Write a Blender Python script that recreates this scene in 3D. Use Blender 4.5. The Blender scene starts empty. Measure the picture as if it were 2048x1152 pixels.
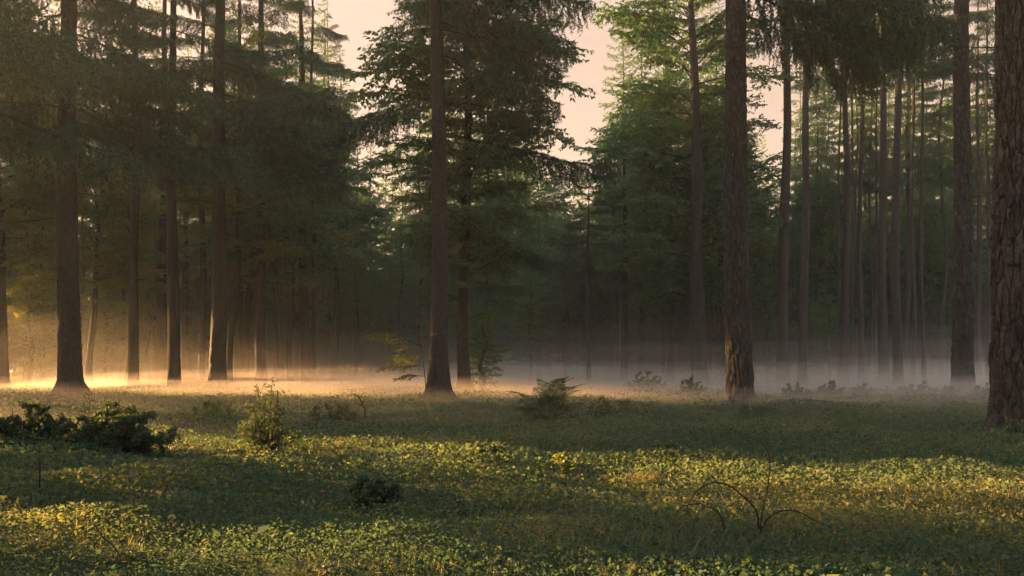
import bpy, math, random
import numpy as np
from mathutils import Vector, Matrix, Euler

random.seed(7)
rng = np.random.default_rng(7)
scene = bpy.context.scene
col = scene.collection
PI = math.pi

# ------------------------------------------------------------------ camera, light, exposure
FOC = 1773.0          # focal length in pixels of the 2048 px wide photograph
HZ = 737.0            # row of the horizon
EYE = 0.80            # eye height above the ground
COVER = 0.09          # height of the low plants that hide the feet of things
cam = bpy.data.cameras.new('camera')
camo = bpy.data.objects.new('camera', cam)
col.objects.link(camo)
cam.sensor_width = 36.0
cam.lens = 36.0 * FOC / 2048.0
cam.shift_y = (HZ - 576.0) / 2048.0
cam.clip_start = 0.05
cam.clip_end = 2000
camo.location = (0, 0, EYE)
camo.rotation_euler = (PI / 2, 0, 0)
scene.camera = camo

SUN_EL = math.radians(9.0)
SUN_AZ = math.radians(63.0)      # to the left of the view direction
sunvec = Vector((-math.sin(SUN_AZ) * math.cos(SUN_EL), math.cos(SUN_AZ) * math.cos(SUN_EL), math.sin(SUN_EL)))

world = bpy.data.worlds.new('World')
scene.world = world
world.use_nodes = True
wn = world.node_tree
bg = wn.nodes['Background']
sky = wn.nodes.new('ShaderNodeTexSky')
sky.sky_type = 'NISHITA'
sky.sun_disc = False
sky.sun_elevation = SUN_EL
sky.sun_rotation = -SUN_AZ
sky.air_density = 1.0
sky.dust_density = 4.0
sky.ozone_density = 1.0
# sunrise: a peach band of haze low round the whole horizon under a pale blue zenith
geo = wn.nodes.new('ShaderNodeTexCoord')
sep = wn.nodes.new('ShaderNodeSeparateXYZ')
wn.links.new(geo.outputs['Generated'], sep.inputs[0])


def sky_ramp(stops):
    r = wn.nodes.new('ShaderNodeValToRGB')
    r.color_ramp.interpolation = 'EASE'
    e = r.color_ramp.elements
    for k, (p, c) in enumerate(stops):
        e[k].position = p; e[k].color = (*c, 1)
    wn.links.new(sep.outputs['Z'], r.inputs[0])
    return r


tint = wn.nodes.new('ShaderNodeMix')
tint.data_type = 'RGBA'
tint.blend_type = 'MULTIPLY'
tint.inputs[0].default_value = 1.0
wn.links.new(sky.outputs[0], tint.inputs[6])
wn.links.new(sky_ramp([(.33, (.31, .215, .165)), (.85, (.95, .95, .95))]).outputs[0], tint.inputs[7])
veil = wn.nodes.new('ShaderNodeMix')            # thin even morning cloud over the clear sky
veil.data_type = 'RGBA'
veil.blend_type = 'ADD'
veil.inputs[0].default_value = 1.0
wn.links.new(tint.outputs[2], veil.inputs[6])
wn.links.new(sky_ramp([(.33, (.78, .505, .385)), (.85, (.36, .46, .56))]).outputs[0], veil.inputs[7])
wn.links.new(veil.outputs[2], bg.inputs['Color'])
bg.inputs['Strength'].default_value = 0.05

sun = bpy.data.lights.new('sun', 'SUN')
sun.energy = 5.0
sun.angle = math.radians(0.6)
sun.color = (1.0, 0.53, 0.20)
suno = bpy.data.objects.new('sun', sun)
col.objects.link(suno)
suno.rotation_euler = sunvec.to_track_quat('Z', 'Y').to_euler()
suno.location = (-40, 30, 30)

scene.view_settings.view_transform = 'Standard'
scene.view_settings.look = 'None'
scene.view_settings.exposure = 3.7
scene.view_settings.gamma = 1.0
scene.view_settings.use_curve_mapping = False
cy = scene.cycles
cy.use_denoising = True
cy.max_bounces = 6
cy.diffuse_bounces = 3
cy.glossy_bounces = 1
cy.transmission_bounces = 3
cy.volume_bounces = 2
cy.transparent_max_bounces = 8
cy.caustics_reflective = False
cy.caustics_refractive = False
cy.sample_clamp_indirect = 4.0

# ------------------------------------------------------------------ noise
_perm = np.random.default_rng(3).permutation(512)
_perm = np.concatenate([_perm, _perm, _perm])
_grad = np.random.default_rng(4).normal(size=(512, 3))
_grad /= np.linalg.norm(_grad, axis=1)[:, None]


def perlin(x, y, z=0.0):
    x, y, z = np.broadcast_arrays(np.asarray(x, float), np.asarray(y, float), np.asarray(z, float))
    xi, yi, zi = np.floor(x).astype(int), np.floor(y).astype(int), np.floor(z).astype(int)
    xf, yf, zf = x - xi, y - yi, z - zi
    xi, yi, zi = xi & 511, yi & 511, zi & 511
    u, v, w = [t * t * t * (t * (t * 6 - 15) + 10) for t in (xf, yf, zf)]
    def g(a, b, c):
        h = _perm[_perm[_perm[(xi + a) & 511] + ((yi + b) & 511)] % 512 + ((zi + c) & 511)] % 512
        q = _grad[h]
        return q[..., 0] * (xf - a) + q[..., 1] * (yf - b) + q[..., 2] * (zf - c)
    def lp(a, b, t):
        return a + t * (b - a)
    return lp(lp(lp(g(0, 0, 0), g(1, 0, 0), u), lp(g(0, 1, 0), g(1, 1, 0), u), v),
              lp(lp(g(0, 0, 1), g(1, 0, 1), u), lp(g(0, 1, 1), g(1, 1, 1), u), v), w) * 1.6


def _ground_raw(x, y):
    x = np.asarray(x, float); y = np.asarray(y, float)
    fade = 1.0 / (1.0 + np.maximum(y - 30, 0) / 30.0)
    h = 0.065 * perlin(x * .16 + 3.1, y * .22 + 8.3) + 0.055 * perlin(x * .40 + 11.2, y * .62 + 1.7, 4.2) + 0.04 * perlin(x * 1.1, y * 1.5, 9.1)
    return h * fade


_g0 = float(_ground_raw(0.0, 0.0))


def ground(x, y):
    return _ground_raw(x, y) - _g0


def at(px, py):
    """The ground point seen at pixel (px, py) of the photograph."""
    d = FOC * (EYE - COVER) / (py - HZ)
    for _ in range(12):
        x = (px - 1024.0) / FOC * d
        d2 = FOC * (EYE - COVER - float(ground(x, d))) / (py - HZ)
        d = 0.5 * d + 0.5 * d2
    x = (px - 1024.0) / FOC * d
    return x, d, float(ground(x, d))


# ------------------------------------------------------------------ mesh helpers
def mesh_from(name, v, t, m=None, tint=None, smooth=False):
    v = np.asarray(v, np.float32).reshape(-1, 3)
    t = np.asarray(t, np.int32).reshape(-1, 3)
    me = bpy.data.meshes.new(name)
    me.vertices.add(len(v)); me.vertices.foreach_set('co', v.ravel())
    me.loops.add(len(t) * 3); me.loops.foreach_set('vertex_index', t.ravel())
    me.polygons.add(len(t)); me.polygons.foreach_set('loop_start', np.arange(0, len(t) * 3, 3, dtype=np.int32))
    if smooth:
        me.polygons.foreach_set('use_smooth', np.ones(len(t), bool))
    if tint is not None:
        a = me.attributes.new('tint', 'FLOAT', 'POINT')
        a.data.foreach_set('value', np.asarray(tint, np.float32))
    me.update(calc_edges=True)
    me.validate()
    if m is not None:
        me.materials.append(m)
    return me


class Geo:
    """Collects triangles (and a tint value per vertex)."""
    def __init__(self):
        self.v, self.t, self.c, self.n = [], [], [], 0

    def add(self, v, t, c=0.5):
        v = np.asarray(v, float).reshape(-1, 3); t = np.asarray(t, int).reshape(-1, 3)
        if len(v) == 0:
            return
        self.v.append(v); self.t.append(t + self.n); self.n += len(v)
        self.c.append(np.full(len(v), c) if np.isscalar(c) else np.asarray(c, float))

    def arrays(self):
        if not self.v:
            return np.zeros((0, 3)), np.zeros((0, 3), int), np.zeros(0)
        return np.concatenate(self.v), np.concatenate(self.t), np.concatenate(self.c)

    def mesh(self, name, m, smooth=False):
        v, t, c = self.arrays()
        return mesh_from(name, v, t, m, c, smooth)


def unit(a):
    a = np.asarray(a, float)
    return a / np.maximum(np.linalg.norm(a, axis=-1, keepdims=True), 1e-9)


def tube(pts, rad, sides=5):
    pts = np.asarray(pts, float); n = len(pts)
    rad = np.full(n, rad) if np.isscalar(rad) else np.asarray(rad, float)
    d = unit(np.gradient(pts, axis=0))
    ref = np.where(np.abs(d[:, 2:3]) > 0.9, np.array([[1.0, 0, 0]]), np.array([[0, 0, 1.0]]))
    a = unit(np.cross(d, ref)); b = np.cross(d, a)
    ang = np.arange(sides) / sides * 2 * PI
    v = pts[:, None, :] + rad[:, None, None] * (np.cos(ang)[None, :, None] * a[:, None, :] + np.sin(ang)[None, :, None] * b[:, None, :])
    i = np.arange(n - 1)[:, None] * sides; j = np.arange(sides)[None, :]; k = (j + 1) % sides
    q = np.stack([i + j, i + k, i + sides + k, i + sides + j], -1).reshape(-1, 4)
    t = np.concatenate([q[:, [0, 1, 2]], q[:, [0, 2, 3]]])
    return v.reshape(-1, 3), t


def leaves(P, axis, nrm, ln, wd, c, fold=0.18, droop=0.12):
    """N folded leaves of four triangles each."""
    P = np.asarray(P, float); N = len(P)
    axis = unit(axis); side = unit(np.cross(axis, nrm)); up = np.cross(side, axis)
    ln = np.broadcast_to(np.asarray(ln, float), (N,))[:, None]; wd = np.broadcast_to(np.asarray(wd, float), (N,))[:, None]
    mid = P + axis * ln * .48
    l = mid - side * wd * .5 + up * fold * wd - axis * ln * .04
    r = mid + side * wd * .5 + up * fold * wd - axis * ln * .04
    tip = P + axis * ln - up * droop * ln
    v = np.stack([P, l, r, mid, tip], 1).reshape(-1, 3)
    b = np.arange(N)[:, None] * 5
    t = np.concatenate([b + np.array([[0, 2, 3]]), b + np.array([[0, 3, 1]]), b + np.array([[3, 2, 4]]), b + np.array([[1, 3, 4]])])
    return v, t, np.repeat(np.broadcast_to(c, (N,)), 5)


def needles(P, D, ln, wd, c, rg, spread=0.75):
    """N narrow pointed triangles fanned round the twig directions D."""
    N = len(P)
    rad = unit(rg.normal(size=(N, 3)))
    rad = unit(rad - D * np.sum(rad * D, 1, keepdims=True))
    d = unit(D * (1 - spread * .45) + rad * spread)
    s = unit(np.cross(d, rg.normal(size=(N, 3))))
    ln = (ln * rg.uniform(.7, 1.25, N))[:, None]
    v = np.stack([P - s * wd / 2, P + s * wd / 2, P + d * ln], 1).reshape(-1, 3)
    t = np.arange(3 * N).reshape(-1, 3)
    return v, t, np.repeat(np.clip(c + rg.normal(0, .16, N), 0, 1), 3)


def blades(P, h, w, lean, az, c, seg=3):
    """N curved grass blades."""
    N = len(P)
    h = np.asarray(h, float)[:, None]; lean = np.asarray(lean, float)[:, None]
    d = np.stack([np.cos(az), np.sin(az), np.zeros(N)], 1); s = np.stack([-np.sin(az), np.cos(az), np.zeros(N)], 1)
    rows = []
    for k in range(seg + 1):
        u = k / seg
        p = P + d * lean * h * u ** 2 + np.array([[0, 0, 1.0]]) * h * (u - .35 * lean * u ** 2)
        ww = np.asarray(w, float)[:, None] * (1 - u) ** .7
        rows += [p - s * ww / 2, p + s * ww / 2] if k < seg else [p]
    v = np.stack(rows, 1).reshape(-1, 3); m = 2 * seg + 1
    f = []
    for k in range(seg - 1):
        f += [[2 * k, 2 * k + 1, 2 * k + 3], [2 * k, 2 * k + 3, 2 * k + 2]]
    f += [[2 * seg - 2, 2 * seg - 1, 2 * seg]]
    t = (np.arange(N)[:, None, None] * m + np.array(f)[None]).reshape(-1, 3)
    return v, t, np.repeat(c, m)


def xf(v, M):
    M = np.array(M)
    return v @ M[:3, :3].T + M[:3, 3]


# ------------------------------------------------------------------ scene-object helpers
def thing(name, label, cat, loc=(0, 0, 0), rz=0.0, group=None):
    o = bpy.data.objects.new(name, None)
    col.objects.link(o)
    o.empty_display_size = .2
    o.location = loc; o.rotation_euler = (0, 0, rz)
    o['label'] = label; o['category'] = cat
    if group:
        o['group'] = group
    return o


def part(name, me, parent=None, loc=(0, 0, 0), rot=(0, 0, 0), scale=1.0, kind=None, mat=None):
    o = bpy.data.objects.new(name, me)
    col.objects.link(o)
    o.parent = parent
    o.location = loc; o.rotation_euler = rot
    o.scale = (scale, scale, scale) if np.isscalar(scale) else scale
    if kind:
        o['kind'] = kind
    if mat is not None:
        o.material_slots[0].link = 'OBJECT'
        o.material_slots[0].material = mat
    return o


# ------------------------------------------------------------------ materials
def new_mat(name):
    m = bpy.data.materials.new(name); m.use_nodes = True
    nt = m.node_tree; nt.nodes.clear()
    return m, nt, nt.nodes.new('ShaderNodeOutputMaterial')


def ramp(nt, stops):
    r = nt.nodes.new('ShaderNodeValToRGB')
    e = r.color_ramp.elements
    while len(e) < len(stops):
        e.new(0.5)
    for k, (p, c) in enumerate(stops):
        e[k].position = p; e[k].color = (*c, 1)
    return r


def foliage_mat(name, stops, trans=0.45, tcol=(1.5, 1.45, .55), rough=.6, spec=.2):
    m, nt, out = new_mat(name)
    at_ = nt.nodes.new('ShaderNodeAttribute'); at_.attribute_name = 'tint'
    oi = nt.nodes.new('ShaderNodeObjectInfo')
    ad = nt.nodes.new('ShaderNodeMath'); ad.operation = 'MULTIPLY_ADD'
    nt.links.new(oi.outputs['Random'], ad.inputs[0]); ad.inputs[1].default_value = .30
    sb = nt.nodes.new('ShaderNodeMath'); sb.operation = 'SUBTRACT'
    nt.links.new(at_.outputs['Fac'], sb.inputs[0]); sb.inputs[1].default_value = .15
    nt.links.new(sb.outputs[0], ad.inputs[2])
    r = ramp(nt, stops)
    nt.links.new(ad.outputs[0], r.inputs[0])
    p = nt.nodes.new('ShaderNodeBsdfPrincipled')
    p.inputs['Roughness'].default_value = rough
    p.inputs['Specular IOR Level'].default_value = spec
    nt.links.new(r.outputs[0], p.inputs['Base Color'])
    tr = nt.nodes.new('ShaderNodeBsdfTranslucent')
    mu = nt.nodes.new('ShaderNodeMix'); mu.data_type = 'RGBA'; mu.blend_type = 'MULTIPLY'; mu.inputs[0].default_value = 1
    nt.links.new(r.outputs[0], mu.inputs[6]); mu.inputs[7].default_value = (*tcol, 1)
    nt.links.new(mu.outputs[2], tr.inputs['Color'])
    mx = nt.nodes.new('ShaderNodeMixShader'); mx.inputs[0].default_value = trans
    nt.links.new(p.outputs[0], mx.inputs[1]); nt.links.new(tr.outputs[0], mx.inputs[2])
    nt.links.new(mx.outputs[0], out.inputs['Surface'])
    return m


def bark_mat(name, dark, mid, pale, lichen=None, scale=1.0, bump=.03, lich=.56):
    m, nt, out = new_mat(name)
    tc = nt.nodes.new('ShaderNodeTexCoord')
    mp = nt.nodes.new('ShaderNodeMapping'); mp.inputs['Scale'].default_value = (scale, scale, scale * .28)
    oi = nt.nodes.new('ShaderNodeObjectInfo')
    av = nt.nodes.new('ShaderNodeVectorMath'); av.operation = 'ADD'
    cb = nt.nodes.new('ShaderNodeCombineXYZ')
    ml = nt.nodes.new('ShaderNodeMath'); ml.operation = 'MULTIPLY'; ml.inputs[1].default_value = 37
    nt.links.new(oi.outputs['Random'], ml.inputs[0]); nt.links.new(ml.outputs[0], cb.inputs[2])
    nt.links.new(tc.outputs['Object'], av.inputs[0]); nt.links.new(cb.outputs[0], av.inputs[1])
    nt.links.new(av.outputs[0], mp.inputs['Vector'])
    n1 = nt.nodes.new('ShaderNodeTexNoise'); n1.inputs['Scale'].default_value = 26; n1.inputs['Detail'].default_value = 8; n1.inputs['Roughness'].default_value = .65
    nt.links.new(mp.outputs[0], n1.inputs['Vector'])
    vo = nt.nodes.new('ShaderNodeTexVoronoi'); vo.feature = 'DISTANCE_TO_EDGE'; vo.inputs['Scale'].default_value = 22
    nt.links.new(mp.outputs[0], vo.inputs['Vector'])
    r = ramp(nt, [(.30, dark), (.52, mid), (.75, pale)])
    nt.links.new(n1.outputs[0], r.inputs[0])
    cur = r.outputs[0]
    if lichen:
        n2 = nt.nodes.new('ShaderNodeTexNoise'); n2.inputs['Scale'].default_value = 5.5; n2.inputs['Detail'].default_value = 9; n2.inputs['Roughness'].default_value = .75
        nt.links.new(av.outputs[0], n2.inputs['Vector'])
        r2 = ramp(nt, [(lich, (0, 0, 0)), (lich + .12, (1, 1, 1))])
        nt.links.new(n2.outputs[0], r2.inputs[0])
        mx = nt.nodes.new('ShaderNodeMix'); mx.data_type = 'RGBA'
        nt.links.new(r2.outputs[0], mx.inputs[0]); nt.links.new(cur, mx.inputs[6]); mx.inputs[7].default_value = (*lichen, 1)
        cur = mx.outputs[2]
    p = nt.nodes.new('ShaderNodeBsdfPrincipled'); p.inputs['Roughness'].default_value = .9; p.inputs['Specular IOR Level'].default_value = .2
    nt.links.new(cur, p.inputs['Base Color'])
    b = nt.nodes.new('ShaderNodeBump'); b.inputs['Strength'].default_value = .9; b.inputs['Distance'].default_value = bump
    mm = nt.nodes.new('ShaderNodeMath'); mm.operation = 'MULTIPLY_ADD'; mm.inputs[1].default_value = 1.6
    nt.links.new(vo.outputs['Distance'], mm.inputs[0]); nt.links.new(n1.outputs[0], mm.inputs[2])
    nt.links.new(mm.outputs[0], b.inputs['Height']); nt.links.new(b.outputs[0], p.inputs['Normal'])
    nt.links.new(p.outputs[0], out.inputs['Surface'])
    return m


M_BARK_OAK = bark_mat('oak_bark', (0.015, 0.014, 0.012), (0.036, 0.034, 0.031), (0.075, 0.068, 0.060), (0.052, 0.061, 0.045), 1.0, .03, .60)
M_BARK_SPRUCE = bark_mat('spruce_bark', (0.014, 0.0125, 0.0115), (0.036, 0.032, 0.030), (0.080, 0.072, 0.064), (0.060, 0.068, 0.055), 1.6, .02, .60)
M_BARK_PINE = bark_mat('pine_bark', (0.024, 0.020, 0.018), (0.062, 0.052, 0.046), (0.112, 0.096, 0.085), (0.073, 0.076, 0.058), 1.8, .015, .64)
M_BARK_PLATE = bark_mat('bark_plate', (0.016, 0.013, 0.012), (0.050, 0.041, 0.037), (0.110, 0.092, 0.084), (0.085, 0.098, 0.078), 2.0, .02, .50)
M_FURROW = bark_mat('bark_furrow', (.012, .009, .007), (.030, .021, .017), (.055, .040, .030), None, 2.0, .01)
M_TWIG = bark_mat('twig_bark', (0.014, 0.011, 0.009), (0.031, 0.024, 0.019), (0.054, 0.042, 0.034), (0.046, 0.048, 0.035), 2.5, .008, .60)
M_CANE = bark_mat('bramble_cane', (0.016, 0.011, 0.010), (0.037, 0.025, 0.021), (0.062, 0.044, 0.036), None, 4.0, .003)
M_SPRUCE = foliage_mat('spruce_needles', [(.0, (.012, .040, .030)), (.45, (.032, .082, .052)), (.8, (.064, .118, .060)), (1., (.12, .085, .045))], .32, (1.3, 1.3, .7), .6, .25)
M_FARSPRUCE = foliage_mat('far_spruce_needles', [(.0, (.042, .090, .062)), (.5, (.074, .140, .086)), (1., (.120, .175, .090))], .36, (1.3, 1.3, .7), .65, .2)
M_LEAF = foliage_mat('tree_leaves', [(.0, (.040, .098, .044)), (.5, (.078, .160, .060)), (.85, (.125, .190, .060)), (1., (.18, .17, .05))], .42, (1.3, 1.4, .60), .5, .35)
M_LEAFY = foliage_mat('sunlit_yellow_leaves', [(.0, (.070, .115, .030)), (.5, (.135, .165, .036)), (.85, (.185, .185, .036)), (1., (.20, .165, .034))], .48, (1.6, 1.4, .5), .5, .3)  # yellow puts sunlight into the colour of backlit leaves; also for yellowish shrubs
M_COVER = foliage_mat('ground_cover_leaves', [(.0, (.026, .060, .044)), (.35, (.066, .102, .060)), (.65, (.165, .160, .066)), (.88, (.32, .245, .085)), (1., (.20, .11, .05))], .42, (1.45, 1.4, .60), .7, .06)
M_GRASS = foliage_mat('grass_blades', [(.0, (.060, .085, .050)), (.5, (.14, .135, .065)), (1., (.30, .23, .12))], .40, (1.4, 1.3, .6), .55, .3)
M_SHRUB = foliage_mat('shrub_leaves', [(.0, (.024, .052, .032)), (.5, (.052, .086, .042)), (1., (.11, .11, .045))], .40, (1.4, 1.3, .6), .6, .15)
M_FERN = foliage_mat('fern_fronds', [(.0, (.034, .070, .034)), (.5, (.070, .115, .046)), (1., (.15, .14, .05))], .38, (1.5, 1.4, .55), .55, .3)


def soil_mat():
    m, nt, out = new_mat('forest_soil')
    tc = nt.nodes.new('ShaderNodeTexCoord')
    n = nt.nodes.new('ShaderNodeTexNoise'); n.inputs['Scale'].default_value = 5; n.inputs['Detail'].default_value = 10; n.inputs['Roughness'].default_value = .7
    nt.links.new(tc.outputs['Object'], n.inputs['Vector'])
    r = ramp(nt, [(.3, (.020, .024, .012)), (.5, (.040, .050, .020)), (.66, (.060, .058, .026)), (.8, (.085, .062, .035))])
    nt.links.new(n.outputs[0], r.inputs[0])
    p = nt.nodes.new('ShaderNodeBsdfPrincipled'); p.inputs['Roughness'].default_value = .95; p.inputs['Specular IOR Level'].default_value = .1
    nt.links.new(r.outputs[0], p.inputs['Base Color'])
    n2 = nt.nodes.new('ShaderNodeTexNoise'); n2.inputs['Scale'].default_value = 22; n2.inputs['Detail'].default_value = 8
    nt.links.new(tc.outputs['Object'], n2.inputs['Vector'])
    b = nt.nodes.new('ShaderNodeBump'); b.inputs['Distance'].default_value = .06
    nt.links.new(n2.outputs[0], b.inputs['Height']); nt.links.new(b.outputs[0], p.inputs['Normal'])
    nt.links.new(p.outputs[0], out.inputs['Surface'])
    return m


def air_mat(name, color, dens, aniso):
    m, nt, out = new_mat(name)
    v = nt.nodes.new('ShaderNodeVolumePrincipled')
    v.inputs['Color'].default_value = (*color, 1)
    v.inputs['Density'].default_value = dens
    v.inputs['Anisotropy'].default_value = aniso
    v.inputs['Density Attribute'].default_value = ''
    nt.links.new(v.outputs[0], out.inputs['Volume'])
    return m


# ------------------------------------------------------------------ ground
def build_ground():
    ys = np.concatenate([np.linspace(-12, 1.5, 12)[:-1], 1.5 * (60 / 1.5) ** np.linspace(0, 1, 190), np.linspace(60, 398, 26)[1:]])
    us = np.linspace(-1, 1, 181)
    X = np.empty((len(ys), len(us))); Y = np.empty_like(X)
    for i, y in enumerate(ys):
        w = max(4.0, .85 * y)
        X[i] = np.sign(us) * (np.abs(us) * w + np.maximum(np.abs(us) - .9, 0) / .1 * (398 - w) * (np.abs(us) > .9))
        Y[i] = y
    Z = ground(X, Y)
    v = np.stack([X, Y, Z], -1).reshape(-1, 3)
    n, k = X.shape
    i = np.arange(n - 1)[:, None] * k; j = np.arange(k - 1)[None]
    a, b, c, d = i + j, i + j + 1, i + k + j + 1, i + k + j
    t = np.concatenate([np.stack([a, b, c], -1).reshape(-1, 3), np.stack([a, c, d], -1).reshape(-1, 3)])
    o = part('ground', mesh_from('ground', v, t, soil_mat(), None, True), kind='structure')
    o['label'] = 'uneven forest floor of dark soil under low green plants'


build_ground()

# haze: one even box of air round everything; the mist over the clearing is denser flat banks of it
HAZE_D = 0.0008
def build_air():
    x, y0, y1, z0, z1 = 400, -14, 400, -1.6, 34.0
    v = [(sx * x, yy, zz) for zz in (z0, z1) for yy in (y0, y1) for sx in (-1, 1)]
    f = [(0, 2, 3), (0, 3, 1), (4, 5, 7), (4, 7, 6), (0, 1, 5), (0, 5, 4), (2, 6, 7), (2, 7, 3), (0, 4, 6), (0, 6, 2), (1, 3, 7), (1, 7, 5)]
    part('haze', mesh_from('haze', v, f, air_mat('haze_air', (.86, .97, .96), HAZE_D, .2)), kind='stuff')

    def bank(cx, cy, rx, ry, zc, rz, dens, seed, name='mist'):
        nu, nv = 96, 36
        th = np.arange(nu) / nu * 2 * PI; ph = np.linspace(-PI / 2, PI / 2, nv)[1:-1]
        T, P = np.meshgrid(th, ph)
        wob = 1 + .22 * perlin(np.cos(T) * 1.6 + seed, np.sin(T) * 1.6, 3.3)
        X = np.cos(P) * np.cos(T) * rx * wob; Y = np.cos(P) * np.sin(T) * ry * wob
        Z = np.sin(P) * rz * (1 + .55 * perlin(X * .09 + seed * 3, Y * .09, 1.5) + .35 * perlin(X * .3 + seed * 5, Y * .3, 4.5))
        v = np.stack([X + cx, Y + cy, Z + zc], -1).reshape(-1, 3)
        m = nv - 2
        i = np.arange(m - 1)[:, None] * nu; j = np.arange(nu)[None]; k = (j + 1) % nu
        a, b, c, d = i + j, i + k, i + nu + k, i + nu + j
        t = [np.stack([a, b, c], -1).reshape(-1, 3), np.stack([a, c, d], -1).reshape(-1, 3)]
        base = len(v)
        v = np.vstack([v, [[cx, cy, zc - rz]], [[cx, cy, zc + rz]]])
        jj = np.arange(nu); kk = (jj + 1) % nu
        t.append(np.stack([np.full(nu, base), kk, jj], -1))
        t.append(np.stack([np.full(nu, base + 1), (m - 1) * nu + jj, (m - 1) * nu + kk], -1))
        part(name, mesh_from(name, v, np.concatenate(t), air_mat('mist_air', (1, .90, .80), dens, .45), None, True), kind='stuff')
    for k, (rz, dens) in enumerate(((.45, .032), (.75, .027), (1.1, .013), (1.6, .007), (2.4, .0035), (3.6, .0016))):
        bank(32 - 2 * k, 45 + k, 54 - 1.2 * k, 31 - k, .12 + .05 * k, rz, dens, 1 + k * 1.37)
    for k, (cx, cy, rx, ry, rz, dens) in enumerate(((-17, 30, 12, 6, .42, .005), (4, 21, 30, 13, .42, .016), (-8, 34, 10, 6, .6, .026), (-3, 27, 9, 5, .5, .024), (2, 42, 12, 6, .8, .04), (12, 31, 11, 6, .7, .04), (24, 45, 16, 8, 1.0, .04), (6, 56, 14, 8, 1.5, .03), (-14, 58, 16, 9, 1.5, .010), (30, 34, 9, 5, .6, .04), (-24, 49, 22, 22, 3.6, .0026), (4, 26, 8, 5, .35, .03))):
        bank(cx, cy, rx, ry, .1, rz, dens, 7 + k * 2.3)


build_air()

# ------------------------------------------------------------------ branches (each kind built a few times, then shared)
def spruce_branch(L, seed, spacing=.075, nlen=.075, nw=.024, nstep=.022, hang=.46, tert=.10, droop=.30):
    rg = np.random.default_rng(seed)
    wood, nd = Geo(), Geo()
    n = 16
    u = np.linspace(0, 1, n)
    wig = np.cumsum(rg.normal(0, .018, n)) * L * .25
    main = np.stack([L * u * (1 - .06 * u), wig, L * (-droop * u ** 1.4 + .20 * u ** 3.2) + .02 * np.cumsum(rg.normal(0, .3, n)) * L * .1], 1)
    wood.add(*tube(main, np.linspace(.020, .004, n) * (L / 3) ** .8, 5))
    P, D = [], []

    def run(pts, start=0.0):
        seg = np.diff(pts, axis=0); ln = np.linalg.norm(seg, axis=1)
        cum = np.concatenate([[0], np.cumsum(ln)])
        q = np.arange(start * cum[-1], cum[-1], nstep)
        if len(q) == 0:
            return
        q = q + rg.uniform(-.5, .5, len(q)) * nstep
        p = np.stack([np.interp(q, cum, pts[:, k]) for k in range(3)], 1)
        idx = np.clip(np.searchsorted(cum, q) - 1, 0, len(seg) - 1)
        P.append(p); D.append(unit(seg)[idx])
    run(main, .35)
    t = .10
    side = 1
    while t < .985:
        base = np.array([np.interp(t, u, main[:, k]) for k in range(3)])
        ll = L * (.34 * math.sin(PI * min(1, (t + .12) / 1.1)) ** .8 + .04) * rg.uniform(.65, 1.2)
        az = side * math.radians(rg.uniform(42, 72)) * (1 - .25 * t)
        m = 7
        w = np.linspace(0, 1, m)
        s = np.stack([base[0] + math.cos(az) * ll * w, base[1] + math.sin(az) * ll * w, base[2] - ll * .45 * w ** 1.5 + ll * .10 * w], 1)
        s += np.cumsum(rg.normal(0, .010, (m, 3)), 0) * ll
        if ll > (.15 if nlen < .1 else .7):
            wood.add(*tube(s, np.linspace(.006, .002, m), 3))
        run(s, .08)
        q = .06
        while q < ll:
            f = q / ll
            b = np.array([np.interp(f, w, s[:, k]) for k in range(3)])
            hl = hang * rg.uniform(.25, 1.0) * (.45 + .55 * math.sin(PI * min(1, f + .15))) * (L / 3) ** .5
            oz = rg.uniform(-PI, PI)
            out = np.array([math.cos(oz), math.sin(oz), 0]) * rg.uniform(.05, .35) + np.array([.20, 0, 0])
            k = np.linspace(0, 1, 4)[:, None]
            h = b + out * hl * k + np.array([[0, 0, -1.0]]) * hl * k ** 1.25
            run(h, 0)
            if hl > .25 and nlen < .1:
                wood.add(*tube(h, .002, 3))
            q += tert * rg.uniform(.6, 1.4)
        t += spacing / L * rg.uniform(.6, 1.4)
        side = -side
    P = np.concatenate(P); D = np.concatenate(D)
    base_c = .40 + .18 * perlin(P[:, 0] * 1.3 + seed, P[:, 1] * 1.3, P[:, 2] * 1.3)
    nd.add(*needles(P, D, nlen, nw, base_c, rg))
    return wood, nd


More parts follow.
